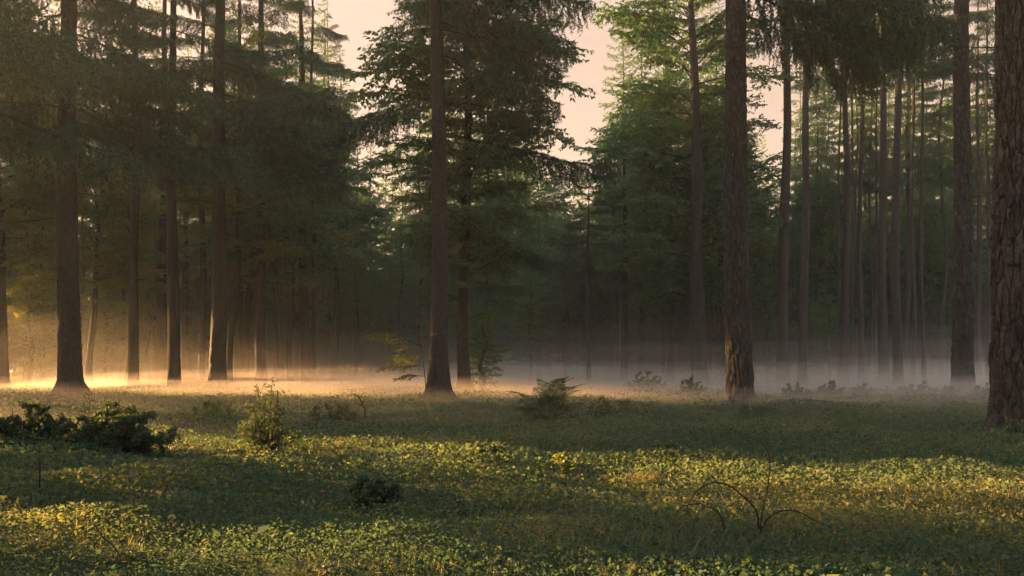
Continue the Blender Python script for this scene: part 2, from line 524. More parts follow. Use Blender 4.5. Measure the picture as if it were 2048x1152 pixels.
def leaf_branch(L, seed, leaf=.125, step=.042, nsec=16, rise=.18, lod=False):
    rg = np.random.default_rng(seed)
    wood, lf = Geo(), Geo()
    n = 12
    u = np.linspace(0, 1, n)
    main = np.stack([L * u, np.cumsum(rg.normal(0, .03, n)) * L * .3, L * (rise * u - .22 * u ** 2.4) + np.cumsum(rg.normal(0, .012, n)) * L * .4], 1)
    wood.add(*tube(main, np.linspace(.026, .005, n) * (L / 3) ** .8, 5))
    P, A = [], []

    def run(pts, start=0.0):
        seg = np.diff(pts, axis=0); ln = np.linalg.norm(seg, axis=1); cum = np.concatenate([[0], np.cumsum(ln)])
        q = np.arange(start * cum[-1], cum[-1] + step * .5, step)
        q = q + rg.uniform(-.4, .4, len(q)) * step
        p = np.stack([np.interp(q, cum, pts[:, k]) for k in range(3)], 1)
        idx = np.clip(np.searchsorted(cum, q) - 1, 0, len(seg) - 1)
        d = unit(seg)[idx]
        sgn = np.where(np.arange(len(q)) % 2 == 0, 1, -1)[:, None]
        sd = unit(np.cross(d, np.array([[0, 0, 1.0]])))
        P.append(p); A.append(unit(d * rg.uniform(.3, .9, (len(q), 1)) + sd * sgn * rg.uniform(.5, 1, (len(q), 1)) + np.array([[0, 0, -.30]]) + rg.normal(0, .22, (len(q), 3))))
    run(main, .45)
    for k in range(nsec):
        t = .14 + .84 * (k + rg.uniform(0, .8)) / nsec
        side = 1 if k % 2 else -1
        b = np.array([np.interp(t, u, main[:, c]) for c in range(3)])
        ll = L * .52 * (1 - .62 * t) * rg.uniform(.7, 1.2)
        az = side * math.radians(rg.uniform(35, 68)); el = rg.uniform(-.12, .38)
        m = 7; w = np.linspace(0, 1, m)
        s = np.stack([b[0] + math.cos(az) * ll * w, b[1] + math.sin(az) * ll * w, b[2] + ll * (el * w - .28 * w ** 2)], 1)
        s += np.cumsum(rg.normal(0, .02, (m, 3)), 0) * ll
        wood.add(*tube(s, np.linspace(.008, .003, m) * (L / 3) ** .7, 3))
        run(s, .15)
        nt_ = max(3, int(ll / .17))
        for j in range(nt_):
            f = (j + rg.uniform(.2, .9)) / nt_
            bb = np.array([np.interp(f, w, s[:, c]) for c in range(3)])
            tl = rg.uniform(.18, .48) * (L / 3) ** .5
            a2 = az + (1 if j % 2 else -1) * math.radians(rg.uniform(30, 75)); e2 = rg.uniform(-.35, .45)
            ww = np.linspace(0, 1, 4)
            tw = np.stack([bb[0] + math.cos(a2) * tl * ww, bb[1] + math.sin(a2) * tl * ww, bb[2] + tl * (e2 * ww - .25 * ww ** 2)], 1)
            if not lod:
                wood.add(*tube(tw, .0025, 3))
            run(tw, .1)
    P = np.concatenate(P); A = np.concatenate(A); N = len(P)
    nr = unit(np.array([[0, 0, 1.0]]) + rg.normal(0, .42, (N, 3)))
    sz = leaf * rg.uniform(.65, 1.2, N)
    c = np.clip(.42 + .22 * perlin(P[:, 0] * .9 + seed, P[:, 1] * .9, P[:, 2] * .9) + rg.normal(0, .17, N), 0, 1)
    lf.add(*leaves(P, A, nr, sz, sz * .62, c))
    return wood, lf


def dead_branch(L, seed):
    rg = np.random.default_rng(seed)
    g = Geo(); n = 9; u = np.linspace(0, 1, n)
    main = np.stack([L * u, np.cumsum(rg.normal(0, .05, n)) * L * .3, L * (rg.uniform(-.35, .15) * u + rg.uniform(-.15, .2) * u ** 2) + np.cumsum(rg.normal(0, .02, n)) * L * .3], 1)
    g.add(*tube(main, np.linspace(.014, .003, n) * (L / 1.5) ** .6, 5))
    for k in range(7):
        t = rg.uniform(.25, .97); b = np.array([np.interp(t, u, main[:, c]) for c in range(3)])
        ll = L * .35 * (1.1 - t) * rg.uniform(.4, 1.3) + .08; az = rg.choice([-1, 1]) * rg.uniform(.5, 1.2); m = 5; w = np.linspace(0, 1, m)
        s = np.stack([b[0] + math.cos(az) * ll * w, b[1] + math.sin(az) * ll * w, b[2] + ll * (rg.uniform(-.5, .3) * w)], 1) + np.cumsum(rg.normal(0, .03, (m, 3)), 0) * ll
        g.add(*tube(s, np.linspace(.005, .002, m), 3))
    return g


SPR = []
for i in range(7):
    w_, n_ = spruce_branch([3.2, 3.0, 3.4, 2.8, 3.2, 3.6, 2.6][i], 100 + i, droop=[.28, .40, .20, .34, .48, .30, .15][i], hang=[.42, .55, .35, .48, .6, .45, .3][i])
    SPR.append((w_.mesh('spruce_branch', M_TWIG, True), n_.mesh('spruce_needles', M_SPRUCE)))
BRD, BRDY = [], []
for i in range(6):
    w_, n_ = leaf_branch(3.0, 200 + i, rise=[.2, .1, .32, .05, .25, .15][i])
    wm, lm = w_.mesh('leafy_branch', M_TWIG, True), n_.mesh('leaves', M_LEAF)
    BRD.append((wm, lm)); BRDY.append((wm, lm, M_LEAFY))
DEAD = [dead_branch([1.5, 1.1, 1.9, .8][i], 300 + i).mesh('dead_branch', M_TWIG, True) for i in range(4)]


def branch_M(loc, az, pitch, roll, s):
    return Matrix.Translation(loc) @ Euler((roll, -pitch, az), 'XYZ').to_matrix().to_4x4() @ Matrix.Scale(s, 4)


def far_crown(kind, H, z0, R, seed, nb):
    """A whole crown joined into one mesh for trees in the distance: (wood, foliage)."""
    rg = np.random.default_rng(seed)
    if kind == 'spruce':
        small = [spruce_branch(1.2, 450 + i, spacing=.15, nlen=.17, nw=.055, nstep=.045, hang=.24, tert=.22, droop=.12) for i in range(3)]
        var = [spruce_branch(3.0, 400 + i, spacing=.22, nlen=.19, nw=.055, nstep=.040, hang=.50, tert=.20, droop=.25 + .07 * i) for i in range(3)]
    else:
        var = [leaf_branch(3.0, 430 + i, leaf=.21, step=.10, nsec=12, lod=True, rise=.1 + .1 * i) for i in range(3)]
    wood, fo = Geo(), Geo()
    for k in range(nb):
        f = (k + rg.uniform(0, 1)) / nb
        if kind == 'spruce': f = 1 - (1 - f) ** 1.3
        z = z0 + (H - z0) * f
        if kind == 'spruce':
            r = R * (1 - f) ** .85 * rg.uniform(.7, 1.15) + .35
            pitch = math.radians(-14 + 42 * f ** 2 + rg.uniform(-8, 8))
        else:
            r = R * (math.sin(PI * (.16 + .80 * f)) ** .7) * rg.uniform(.65, 1.15)
            pitch = math.radians(2 + 50 * f ** 1.5 + rg.uniform(-12, 14))
        M = branch_M((0, 0, z), k * 2.39996 + rg.uniform(-.4, .4), pitch, rg.uniform(-.3, .3), r / 3.0)
        w, l = var[rg.integers(3)]
        if kind == 'spruce' and r < 1.7:
            w, l = small[rg.integers(3)]
            M = M @ Matrix.Scale(2.5, 4)
        v, t, c = w.arrays(); wood.add(xf(v, M), t, c)
        v, t, c = l.arrays(); fo.add(xf(v, M), t, np.clip(c + rg.uniform(-.14, .14), 0, 1))
    return wood, fo


# ------------------------------------------------------------------ trunks
def trunk_line(H, lean=0.0, leany=0.0, curve=0.0, seed=0):
    rg = np.random.default_rng(seed)
    a, b = rg.uniform(0, 6.28, 2)
    def f(z):
        z = np.asarray(z, float)
        return (lean * z + curve * (np.sin(z * .55 + a) - math.sin(a)) * .12 + curve * (np.sin(z * 1.3 + b) - math.sin(b)) * .03,
                leany * z + curve * (np.sin(z * .48 + b) - math.sin(b)) * .10)
    return f


def trunk_r(z, H, r0, flare=.35):
    z = np.asarray(z, float)
    return r0 * (np.clip(1 - z / H, .004, 1) ** .62 + flare * np.exp(-np.maximum(z, -.2) / .55))


def trunk_mesh(name, H, r0, line, m, seg=20, rings=60, amp=.012, flare=.35, seed=0, fine=1.0):
    zz = np.concatenate([[-.25], np.linspace(-.05, 1.2, max(4, rings // 6)), 1.2 + (H - 1.2) * np.linspace(0, 1, rings)[1:] ** 1.25])
    th = np.arange(seg) / seg * 2 * PI
    Z, T = np.meshgrid(zz, th, indexing='ij')
    R = trunk_r(Z, H, r0, flare)
    lobes = 1 + .14 * np.exp(-np.maximum(Z, 0) / .45) * np.cos(5 * T + seed) + .07 * np.exp(-np.maximum(Z, 0) / .7) * np.cos(3 * T + 2 * seed) + .05 * perlin(np.cos(T) * 1.2 + seed, np.sin(T) * 1.2, Z * .5)
    X0, Y0_ = np.cos(T) * r0 * 9 * fine, np.sin(T) * r0 * 9 * fine
    fur = 1 - np.abs(perlin(X0 * 1.2 + seed, Y0_ * 1.2, Z * 2.2 * fine)) * 2.2
    fine_n = perlin(X0 * 3 + seed, Y0_ * 3, Z * 7 * fine)
    R = R * lobes + np.minimum(amp, R * .12) * (-.8 * fur + .5 * fine_n)
    cx, cy_ = line(zz)
    v = np.stack([cx[:, None] + R * np.cos(T), cy_[:, None] + R * np.sin(T), Z], -1).reshape(-1, 3)
    n = len(zz); i = np.arange(n - 1)[:, None] * seg; j = np.arange(seg)[None]; k = (j + 1) % seg
    a, b, c, d = i + j, i + k, i + seg + k, i + seg + j
    t = np.concatenate([np.stack([a, b, c], -1).reshape(-1, 3), np.stack([a, c, d], -1).reshape(-1, 3)])
    return mesh_from(name, v, t, m, None, True)


def clip_poly(poly, mx, my, nx, ny):
    out = []
    for i in range(len(poly)):
        p, q = poly[i], poly[(i + 1) % len(poly)]
        dp = (p[0] - mx) * nx + (p[1] - my) * ny; dq = (q[0] - mx) * nx + (q[1] - my) * ny
        if dp <= 0:
            out.append(p)
        if dp * dq < 0:
            s = dp / (dp - dq); out.append((p[0] + (q[0] - p[0]) * s, p[1] + (q[1] - p[1]) * s))
    return out


def bark_plates(parent, H, r0, line, flare, zmax, cw, ch, seed, thick, limit=280, face=-PI / 2, half=1.9):
    """Raised, irregular plates of bark over the trunk; those on the seen side and biggest in view are objects."""
    rg = np.random.default_rng(seed)
    nc = int(round(2 * PI * r0 * 1.1 / cw)); nr = int(zmax / ch) + 2
    ctr = {}
    for r in range(-2, nr + 2):
        for c in range(nc):
            ctr[(r, c)] = (c + .5 * (r % 2) + rg.uniform(-.44, .44), r + .5 * (c % 2) + rg.uniform(-.48, .48))
    rest = Geo(); made = 0
    gap = rg.uniform(.03, .13, 9)
    for r in range(-1, nr):
        for c in range(nc):
            px_, py_ = ctr[(r, c)]
            poly = [(px_ - 1.6, py_ - 1.6), (px_ + 1.6, py_ - 1.6), (px_ + 1.6, py_ + 1.6), (px_ - 1.6, py_ + 1.6)]
            for dr in (-2, -1, 0, 1, 2):
                for dc in (-2, -1, 0, 1, 2):
                    if (dr or dc) and (r + dr, (c + dc) % nc) in ctr:
                        qx, qy = ctr[(r + dr, (c + dc) % nc)]
                        qx += nc * math.floor((c + dc) / nc)
                        nx, ny = qx - px_, qy - py_
                        poly = clip_poly(poly, (px_ + qx) / 2 - nx * gap[(r * 7 + c * 3 + dc * 5 + dr) % 9] , (py_ + qy) / 2 - ny * .03, nx, ny)
                        if len(poly) < 3:
                            break
            if len(poly) < 3:
                continue
            pts = []
            for i in range(len(poly)):
                p, q = poly[i], poly[(i + 1) % len(poly)]
                pts.append(p)
                if math.hypot(p[0] - q[0], p[1] - q[1]) > .45:
                    pts.append(((p[0] + q[0]) / 2 + rg.uniform(-.07, .07), (p[1] + q[1]) / 2 + rg.uniform(-.05, .05)))
            pts = np.array(pts); n = len(pts); cen = pts.mean(0)
            hgt = thick * rg.uniform(.35, 1.5)
            rows = []
            for sc, hh in ((1.0, -.012), (.97, hgt * .70), (.80, hgt * (.95 + rg.uniform(-.1, .15))), (.36, hgt * 1.0)):
                jit = 1 + rg.normal(0, .085, (n, 1))
                q = cen + (pts - cen) * sc * (jit if sc < 1 else 1)
                rows.append(np.column_stack([q, np.full(n, hh) + (rg.normal(0, hgt * .24, n) if sc < 1 else 0)]))
            rows.append(np.array([[cen[0], cen[1], hgt * 1.06]]))
            a = np.concatenate(rows)
            th = a[:, 0] / nc * 2 * PI; z = a[:, 1] * ch
            R = trunk_r(z, H, r0, flare) * (1 + .14 * np.exp(-np.maximum(z, 0) / .45) * np.cos(5 * th + seed)) + a[:, 2]
            lx, ly = line(z)
            v = np.stack([lx + R * np.cos(th), ly + R * np.sin(th), z], 1)
            t = []
            for k in range(3):
                for j in range(n):
                    jj = (j + 1) % n
                    t += [(k * n + j, k * n + jj, (k + 1) * n + jj), (k * n + j, (k + 1) * n + jj, (k + 1) * n + j)]
            t += [(3 * n + j, 3 * n + (j + 1) % n, 4 * n) for j in range(n)]
            tc = cen[0] / nc * 2 * PI
            dd = (tc - face + PI) % (2 * PI) - PI
            if abs(dd) < half and made < limit and .1 < cen[1] * ch < zmax:
                part('bark_plate', mesh_from('bark_plate', v, t, M_BARK_PLATE, None, False), parent); made += 1
            else:
                rest.add(v, t)
    if rest.n:
        part('bark', rest.mesh('bark', M_BARK_PLATE, False), parent, kind='stuff')


# ------------------------------------------------------------------ trees
def add_branch(root, line, var, z, az, length, pitch, roll=0.0, names=('branch', 'needles'), base_len=3.0):
    x, y = line(z)
    b = part(names[0], var[0], root, (float(x), float(y), z), (roll, -pitch, az), length / base_len)
    if len(var) > 1:
        part(names[1], var[1], b, mat=var[2] if len(var) > 2 else None)
    return b


def make_tree(px, py, w, px_top, label, cat, m, H=22.0, group=None, seg=20, rings=60, amp=.012, flare=.35, curve=.6, seed=0, name='tree', mesh_m=None, dist=None):
    x, d, g = at(px, py)
    if dist:
        d = dist; x = (px - 1024) / FOC * d; g = float(ground(x, d))
    zt = EYE + HZ / FOC * d - g                     # height on the trunk seen at the top of the frame
    lean = ((px_top - px) / FOC * d) / zt
    zm = EYE + 180 / FOC * d
    r0 = w / FOC * d / 2 / (1 - zm / H) ** .62
    root = thing(name, label, cat, (x, d, g), 0, group)
    line = trunk_line(H, lean, random.uniform(-.01, .01), curve, seed)
    part('trunk', trunk_mesh('trunk', H, r0, line, mesh_m or m, seg, rings, amp, flare, seed), root)
    return root, line, d, r0


def spruce_crown(root, line, z0, H, n, R, seed, az_rng=None, droop=0.0, low=.55):
    rg = np.random.default_rng(seed)
    for k in range(n):
        f = (k + rg.uniform(0, 1)) / n
        z = z0 + (H - z0) * f
        ln = R * (1 - f) ** .75 * rg.uniform(low, 1.15) + .3
        az = k * 2.39996 + rg.uniform(-.5, .5)
        if az_rng:
            az = rg.uniform(*az_rng)
        toward = (az + PI / 2 + PI) % (2 * PI) - PI          # few boughs straight in front of the trunk
        if abs(toward) < .75:
            az += math.copysign(.95, toward)
        add_branch(root, line, SPR[rg.integers(len(SPR))], z, az, ln, math.radians(rg.uniform(-6, 10) + 25 * f * f) - droop, rg.uniform(-.25, .25))


def leaf_crown(root, line, z0, H, n, R, seed, yellow=0.0, top=1.0, az_rng=None):
    rg = np.random.default_rng(seed)
    for k in range(n):
        f = (k + rg.uniform(0, 1)) / n
        z = z0 + (H - z0) * f
        ln = R * (math.sin(PI * (.22 + .70 * f)) ** .6) * rg.uniform(.6, 1.15)
        az = k * 2.39996 + rg.uniform(-.6, .6)
        if az_rng:
            az = rg.uniform(*az_rng)
        V = (BRDY if rg.uniform() < yellow else BRD)[rg.integers(6)]
        add_branch(root, line, V, z, az, ln, math.radians(rg.uniform(-6, 16) + 38 * f ** 1.6), rg.uniform(-.3, .3), ('branch', 'leaves'))


def roots(root, r0, seed, n=6, reach=3.0):
    rg = np.random.default_rng(seed)
    for k in range(n):
        a = 2 * PI * (k + rg.uniform(-.25, .25)) / n; L_ = r0 * reach * rg.uniform(.75, 1.2); b = rg.uniform(-.35, .35)
        u = np.linspace(0, 1, 9)
        q = r0 * .75 + (L_ - r0 * .75) * u
        p = np.stack([np.cos(a + b * u) * q, np.sin(a + b * u) * q, .42 * (1 - u) ** 2.2 + .05 * (1 - u) - .05 + rg.normal(0, .006, 9)], 1)
        g = Geo(); g.add(*tube(p, r0 * (.34 * (1 - u) ** 1.1 + .07), 8))
        part('root', g.mesh('root', M_BARK_OAK, True), root)


def stubs(root, line, r, zs, seed, scale=(.5, 1.1), az_rng=None):
    rg = np.random.default_rng(seed)
    for z in zs:
        az = rg.uniform(0, 2 * PI) if az_rng is None else rg.uniform(*az_rng)
        x, y = line(z)
        part('dead_branch', DEAD[rg.integers(4)], root, (float(x), float(y), z), (0, -math.radians(rg.uniform(-25, 10)), az), rg.uniform(*scale))


FC_S = []
for i, (h, z0, R) in enumerate([(22, 1.2, 3.6), (24, 2.5, 3.2), (18, .4, 3.3)]):
    w_, f_ = far_crown('spruce', h, z0, R, 500 + i, 104)
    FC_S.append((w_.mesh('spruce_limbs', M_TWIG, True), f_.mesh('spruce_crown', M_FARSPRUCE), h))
FC_B = []
for i, (h, z0, R) in enumerate([(15, 2.6, 4.0), (17, 4.5, 4.4), (9, .8, 3.0)]):
    w_, f_ = far_crown('broad', h, z0, R, 520 + i, 48)
    a_ = f_.mesh('leaf_crown', M_LEAF)
    FC_B.append((w_.mesh('tree_limbs', M_TWIG, True), a_, h))
FT = [trunk_mesh('trunk', 22, .20, trunk_line(22, 0, 0, .3, 5), M_BARK_SPRUCE, 12, 40, .012, .3, 5),
      trunk_mesh('trunk', 22, .15, trunk_line(22, .004, 0, .8, 6), M_BARK_SPRUCE, 10, 40, .010, .3, 6),
      trunk_mesh('trunk', 22, .11, trunk_line(22, -.006, 0, 1.0, 7), M_BARK_PINE, 10, 40, .008, .3, 7)]


def far_tree(x, d, H, kind, v, label, group, rz, yellow=False, trunk=0, width=1.0, cat=None, lift=0.0):
    g = float(ground(x, d))
    root = thing({'s': 'spruce_tree', 'b': 'broadleaf_tree'}[kind], label, cat or {'s': 'spruce', 'b': 'broadleaf tree'}[kind], (x, d, g), rz, group)
    if kind == 's':
        lm, cr, h = FC_S[v]
    else:
        lm, cr, h = FC_B[v]
    s = (H - lift) / h
    part('trunk', FT[trunk], root, (0, 0, 0), (0, 0, 0), (width * .9, width * .9, H * .985 / 22))
    part('limbs', lm, root, (0, 0, lift), (0, 0, 0), (s * width, s * width, s))
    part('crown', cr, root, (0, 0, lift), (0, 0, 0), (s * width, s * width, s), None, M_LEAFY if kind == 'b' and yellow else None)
    return root


def build_trees():
    B = M_BARK_SPRUCE
    rt = random.Random(11)
    # --- big spruces on the left whose branches hang into the picture
    t, ln, d, r = make_tree(141, 789, 41, 141, 'thickest furrowed trunk in the orange mist under curtains of needles', 'spruce', M_BARK_OAK, 20, None, 44, 150, .022, .22, .25, 2, 'spruce_tree')
    roots(t, r, 18)
    spruce_crown(t, ln, 6.4, 17, 30, 4.4, 21, None, .05)
    for az, z, L_ in ((.15, 9.2, 3.6), (.35, 8.4, 3.0), (3.0, 8.6, 3.2), (-.5, 9.8, 3.8), (-1.4, 9.5, 3.2), (3.6, 10.2, 3.8), (-.1, 10.5, 4.0), (5.6, 8.0, 2.6)):
        add_branch(t, ln, SPR[[4, 1, 3][int(z * 10) % 3]], z * .88, az, L_, -.12)
    stubs(t, ln, r, [5.2, 6.1, 6.8, 4.6], 3, (.7, 1.3))
    t, ln, d, r = make_tree(-190, 812, 40, -190, 'spruce just beyond the left edge whose boughs hang into the upper left corner', 'spruce', B, 19, None, 24, 80, .016, .3, .3, 12, 'spruce_tree')
    spruce_crown(t, ln, 5.6, 16, 15, 4.2, 28, (-1.0, 1.3), .1)
    t, ln, d, r = make_tree(348, 779, 21, 346, 'straight slim spruce trunk standing just before the thickest pair of dark trunks', 'spruce', B, 19, None, 28, 100, .012, .3, .3, 3, 'spruce_tree')
    spruce_crown(t, ln, 7.8, 17, 19, 3.4, 22)
    stubs(t, ln, r, [4.5, 5.6, 6.3, 7.0, 7.7, 8.2], 5, (.7, 1.5))
    t, ln, d, r = make_tree(435, 780, 29, 441, 'broad dark spruce with a slimmer stem beside it and long hanging boughs', 'spruce', B, 21, None, 36, 130, .018, .3, .3, 4, 'spruce_tree')
    roots(t, r, 24)
    spruce_crown(t, ln, 7.4, 18, 28, 4.4, 23)
    for az, z, L_ in ((-.1, 9.6, 4.0), (.3, 10.4, 4.2), (-.5, 8.7, 3.4), (-.25, 11.2, 4.4), (.1, 12.4, 4.3), (-.7, 10.8, 3.6)):
        add_branch(t, ln, SPR[[4, 1, 2, 5][int(z * 10) % 4]], z * .88, az, L_, -.05)
    stubs(t, ln, r, [5.0, 6.2, 7.1, 7.6, 4.2], 6, (.7, 1.4))
    # --- the lone spruce in the middle and the leafy tree behind it
    t, ln, d, r = make_tree(877, 797, 33, 871, 'lone dark trunk flaring at its foot in the middle of the mist', 'spruce', B, 20, None, 36, 140, .016, .85, .2, 5, 'spruce_tree')
    for az, z, L_, v in ((3.1, 8.3, 3.2, 1), (3.4, 8.0, 2.7, 3), (.05, 9.4, 3.0, 4), (.25, 10.3, 3.3, 1), (-.2, 10.9, 3.4, 4), (.1, 11.9, 3.4, 5), (-.5, 11.3, 3.4, 3), (.9, 11.0, 3.4, 5), (.0, 12.8, 3.2, 2), (.3, 13.4, 3.2, 4), (-1.2, 12.3, 3.0, 3), (1.6, 12.4, 3.2, 5)):
        add_branch(t, ln, SPR[v], z * .88, az, L_, -.08)
    spruce_crown(t, ln, 11.6, 19.5, 24, 3.6, 24)
    roots(t, r, 77, 7, 3.4)
    stubs(t, ln, r, [8.9, 9.6, 10.2, 8.2, 4.7, 7.2], 8, (1.2, 2.0), (-.6, .6))
    t, ln, d, r = make_tree(929, 785, 22, 934, 'leafy tree with a wide green crown just behind the lone trunk in the mist', 'broadleaf tree', M_BARK_OAK, 17, None, 28, 90, .014, .4, .5, 6, 'broadleaf_tree')
    roots(t, r, 27)
    leaf_crown(t, ln, 3.6, 14.5, 110, 2.8, 31, .04)
    leaf_crown(t, ln, 2.2, 4.6, 7, 1.9, 32, .1)
    for az, z, L_, v in ((3.0, 8.5, 3.5, 2), (3.35, 9.3, 3.3, 0), (2.8, 10.0, 3.0, 4), (3.2, 10.8, 2.7, 1), (.12, 8.0, 3.0, 3), (-.15, 9.2, 3.1, 5), (.1, 10.2, 2.6, 2)):
        add_branch(t, ln, BRD[v], z, az, L_, .02, 0, ('branch', 'leaves'))
    for az, z, L_, v in ((.02, 8.6, 3.9, 5), (.2, 5.6, 2.6, 4), (-.3, 3.9, 1.8, 0)):
        add_branch(t, ln, SPR[v], z * .88, az, L_, -.02)
    # --- leafy trees of the left and middle
    t, ln, d, r = make_tree(-9, 769, 40, -22, 'trunk cut by the left edge of the photo, with sunlit crooked boughs', 'broadleaf tree', M_BARK_OAK, 16, None, 28, 90, .02, .25, .4, 7, 'broadleaf_tree', dist=36)
    leaf_crown(t, ln, 6.0, 15, 52, 4.0, 33, .75)
    for az, z, L_ in ((.25, 4.0, 2.3), (-.15, 4.7, 2.6), (.1, 5.4, 2.6), (-.3, 6.3, 3.0), (.2, 7.2, 3.2), (-.1, 8.2, 3.6)):
        add_branch(t, ln, BRDY[int(z) % 6], z, az, L_, .15, 0, ('branch', 'leaves'))
    specs = [
        (177, 765, 10, 172, 'thin leafy tree close behind the thickest furrowed trunk', 9.5, 3.6, 24, 2.8, .8, 38),
        (253, 770, 7, 250, 'slender sapling trunk touching a thicker trunk in the orange mist', 9, 3.8, 20, 2.4, .7, 37),
        (459, 777, 11, 474, 'slim dark stem pressed against the broad dark spruce trunk', 13, 4.6, 26, 2.8, .45, None),
        (489, 768, 11, 505, 'leaning dark stem with yellow leaves low on its trunk', 12, 4.0, 30, 3.2, .55, None),
        (561, 763, 10, 556, 'crooked slim trunk forking under green leaves in the thin mist', 12, 4.6, 34, 3.4, .12, 37),
        (583, 762, 8, 586, 'thin straight trunk next to the crooked forking one', 11, 4.8, 24, 3.0, .2, 39),
        (664, 758, 10, 666, 'brown trunk with a pale slender companion before the hazy spruces', 13, 5.2, 28, 3.2, .12, 43),
        (1340, 760, 12, 1337, 'dark slim trunk beside a leaning pale pair at the shady wood edge', 13, 4.2, 38, 4.2, .14, 42),
        (1401, 772, 27, 1387, 'mossy dark trunk with a broad leafy crown, left of the scaly pine trunk', 18, 3.6, 66, 4.0, .0, None),
        (1454, 760, 12, 1450, 'slim leafy tree showing behind the scaly pine trunk', 12, 4.2, 36, 3.0, .12, 42),
        (1640, 758, 9, 1632, 'thin leafy tree with bright low sprays between the straight poles', 11, 2.2, 36, 3.4, .22, 52),
        (1868, 758, 9, 1872, 'small leafy tree in the gap before the broad plated trunk', 10, 1.6, 34, 3.0, .10, 52),
    ]
    for i, (px, py, w, pt, lab, H, z0, n, R, yl, dist) in enumerate(specs):
        t, ln, d, r = make_tree(px, py, w, pt, lab, 'broadleaf tree', M_BARK_OAK, H + 1.5, None, 18, 60, .010, .35, 1.3 if w < 14 else .6, 40 + i, 'broadleaf_tree', dist=dist)
        leaf_crown(t, ln, z0, H, int(n * (1.2 if px == 1401 else 1.45)), R, 60 + i, yl, 1.0, (-.1, PI + .35) if px == 1401 else None)
    # --- straight poles
    poles = [
        (268, 768, 18, 272, 'straight trunk with a slender sapling at its left, orange mist round its foot', 0),
        (325, 765, 18, 330, 'hazy straight trunk half hidden by the slim spruce before it', 0),
        (402, 770, 12, 405, 'narrow upright trunk in the gap left of the broad dark spruce', 0),
        (523, 762, 19, 523, 'pale hazy trunk behind the leaning dark stem', 0),
        (476, 762, 13, 478, 'hazy trunk between the slim dark stem and the leaning one', 0),
        (612, 762, 17, 606, 'thicker hazy brown trunk of a close pair at the end of the bright mist', 0),
        (626, 760, 8, 622, 'thin trunk tight behind the thicker hazy brown one', 0),
        (656, 756, 6, 655, 'pale slender companion at the side of a brown trunk', 2),
        (1178, 757, 6, 1177, 'very thin dark trunk in the middle of the dim wood', 0),
        (1229, 757, 11, 1226, 'left trunk of a hazy brown pair over the mist', 0),
        (1248, 758, 12, 1246, 'right trunk of a hazy brown pair over the mist', 0),
        (1100, 754, 6, 1100, 'hardly visible thin trunk behind the green crown of the middle tree', 0),
        (1325, 758, 7, 1331, 'leaning pale trunk of a narrow pair beside a dark slim one', 2),
        (1566, 765, 21, 1578, 'leaning straight pole right of the scaly pine trunk, dark in its lower half', 2),
        (1604, 765, 16, 1610, 'ringed pale brown pole right of the leaning one', 2),
        (1676, 760, 6, 1679, 'thin pole just touching a ringed pole at its left', 2),
        (1689, 767, 15, 1690, 'ringed pole with a rough dark foot, next to a thin one', 2),
        (1704, 759, 6, 1706, 'thinnest pole right of the ringed pole with a rough foot', 2),
        (1722, 760, 10, 1724, 'warm brown slim pole standing alone among thinner ones', 2),
        (1750, 758, 6, 1753, 'thin pole left of the stout pair of poles', 2),
        (1768, 766, 17, 1767, 'left one of the stout pair of brown poles', 2),
        (1796, 766, 17, 1795, 'right one of the stout pair of brown poles', 2),
        (1813, 762, 11, 1815, 'smooth pale pole right of the stout pair', 2),
        (1826, 760, 8, 1828, 'narrow pole close to the smooth pale one', 2),
        (1848, 757, 8, 1845, 'dim thin pole behind the small leafy tree', 2),
        (1958, 759, 10, 1953, 'slender pale pole between the two plated trunks', 2),
        (1975, 757, 6, 1972, 'very thin pole almost behind the nearest plated trunk', 2),
    ]
    for i, (px, py, w, pt, lab, kind) in enumerate(poles):
        m = M_BARK_PINE if kind == 2 else B
        H = {1100: 9.0, 1178: 9.0, 1229: 11.5, 1248: 12.0}.get(px, 21 + (i * 7 % 5) * .8)
        t, ln, d, r = make_tree(px, py, w, pt, lab, 'pine' if kind == 2 else 'spruce', m, H, None, 16, 70, .010, .25, .35, 70 + i, 'pine_tree' if kind == 2 else 'spruce_tree', dist=((33 + (i * 5 % 7) * 1.5 if w >= 11 else 38 + (i * 5 % 6) * 1.5) if px < 650 else min(56, FOC * EYE / (py - HZ))) if px < 1150 else (33 + (i * 5 % 7) * 1.8 if w > 14 else 37 + (i * 5 % 8) * 1.6))
        if kind == 2:
            stubs(t, ln, r, [3 + 1.15 * k + (i % 3) * .3 for k in range(9)], 90 + i, (.35, .9))
            spruce_crown(t, ln, 13.0 + (i % 4), H - .5, 13, 2.6, 130 + i, None, -.12)
        else:
            stubs(t, ln, r, [3.5 + 1.1 * k for k in range(5)], 90 + i, (.5, 1.2))
            if px in (1100, 1178, 1229, 1248):
                spruce_crown(t, ln, 4.5, H - .4, 24, 1.7, 130 + i)
            else:
                spruce_crown(t, ln, 9.5 + (i % 3), H - .5, 17, 2.5, 130 + i)
    # --- the plated trunks at the right
    for (px, py, w, pt, lab, H, cw, ch, th, lim, sd, amp, dist) in (
            (1479, 800, 47, 1472, 'scaly pine trunk in the open right of the middle, warm plates at its foot', 21, .085, .40, .022, 220, 8, .010, None),
            (1925, 783, 36, 1926, 'broad plated trunk with long dark furrows next to the nearest trunk', 21, .13, .60, .030, 150, 9, .010, None),
            (2034, 851, 88, 2036, 'nearest trunk, cut by the right edge, deep lichen-grown bark plates', 20, .072, .36, .032, 298, 10, .006, None)):
        x, dd, g = at(px, py)
        t, ln, d, r = make_tree(px, py, w * .93, pt, lab, 'pine', M_BARK_PLATE, H, None, 40, 120, amp, .14, .15, sd, 'pine_tree', mesh_m=M_FURROW)
        bark_plates(t, H, r, ln, .14, EYE + HZ / FOC * d + .3, cw, ch, sd, th, lim, face=math.atan2(-d, -x), half=1.75)
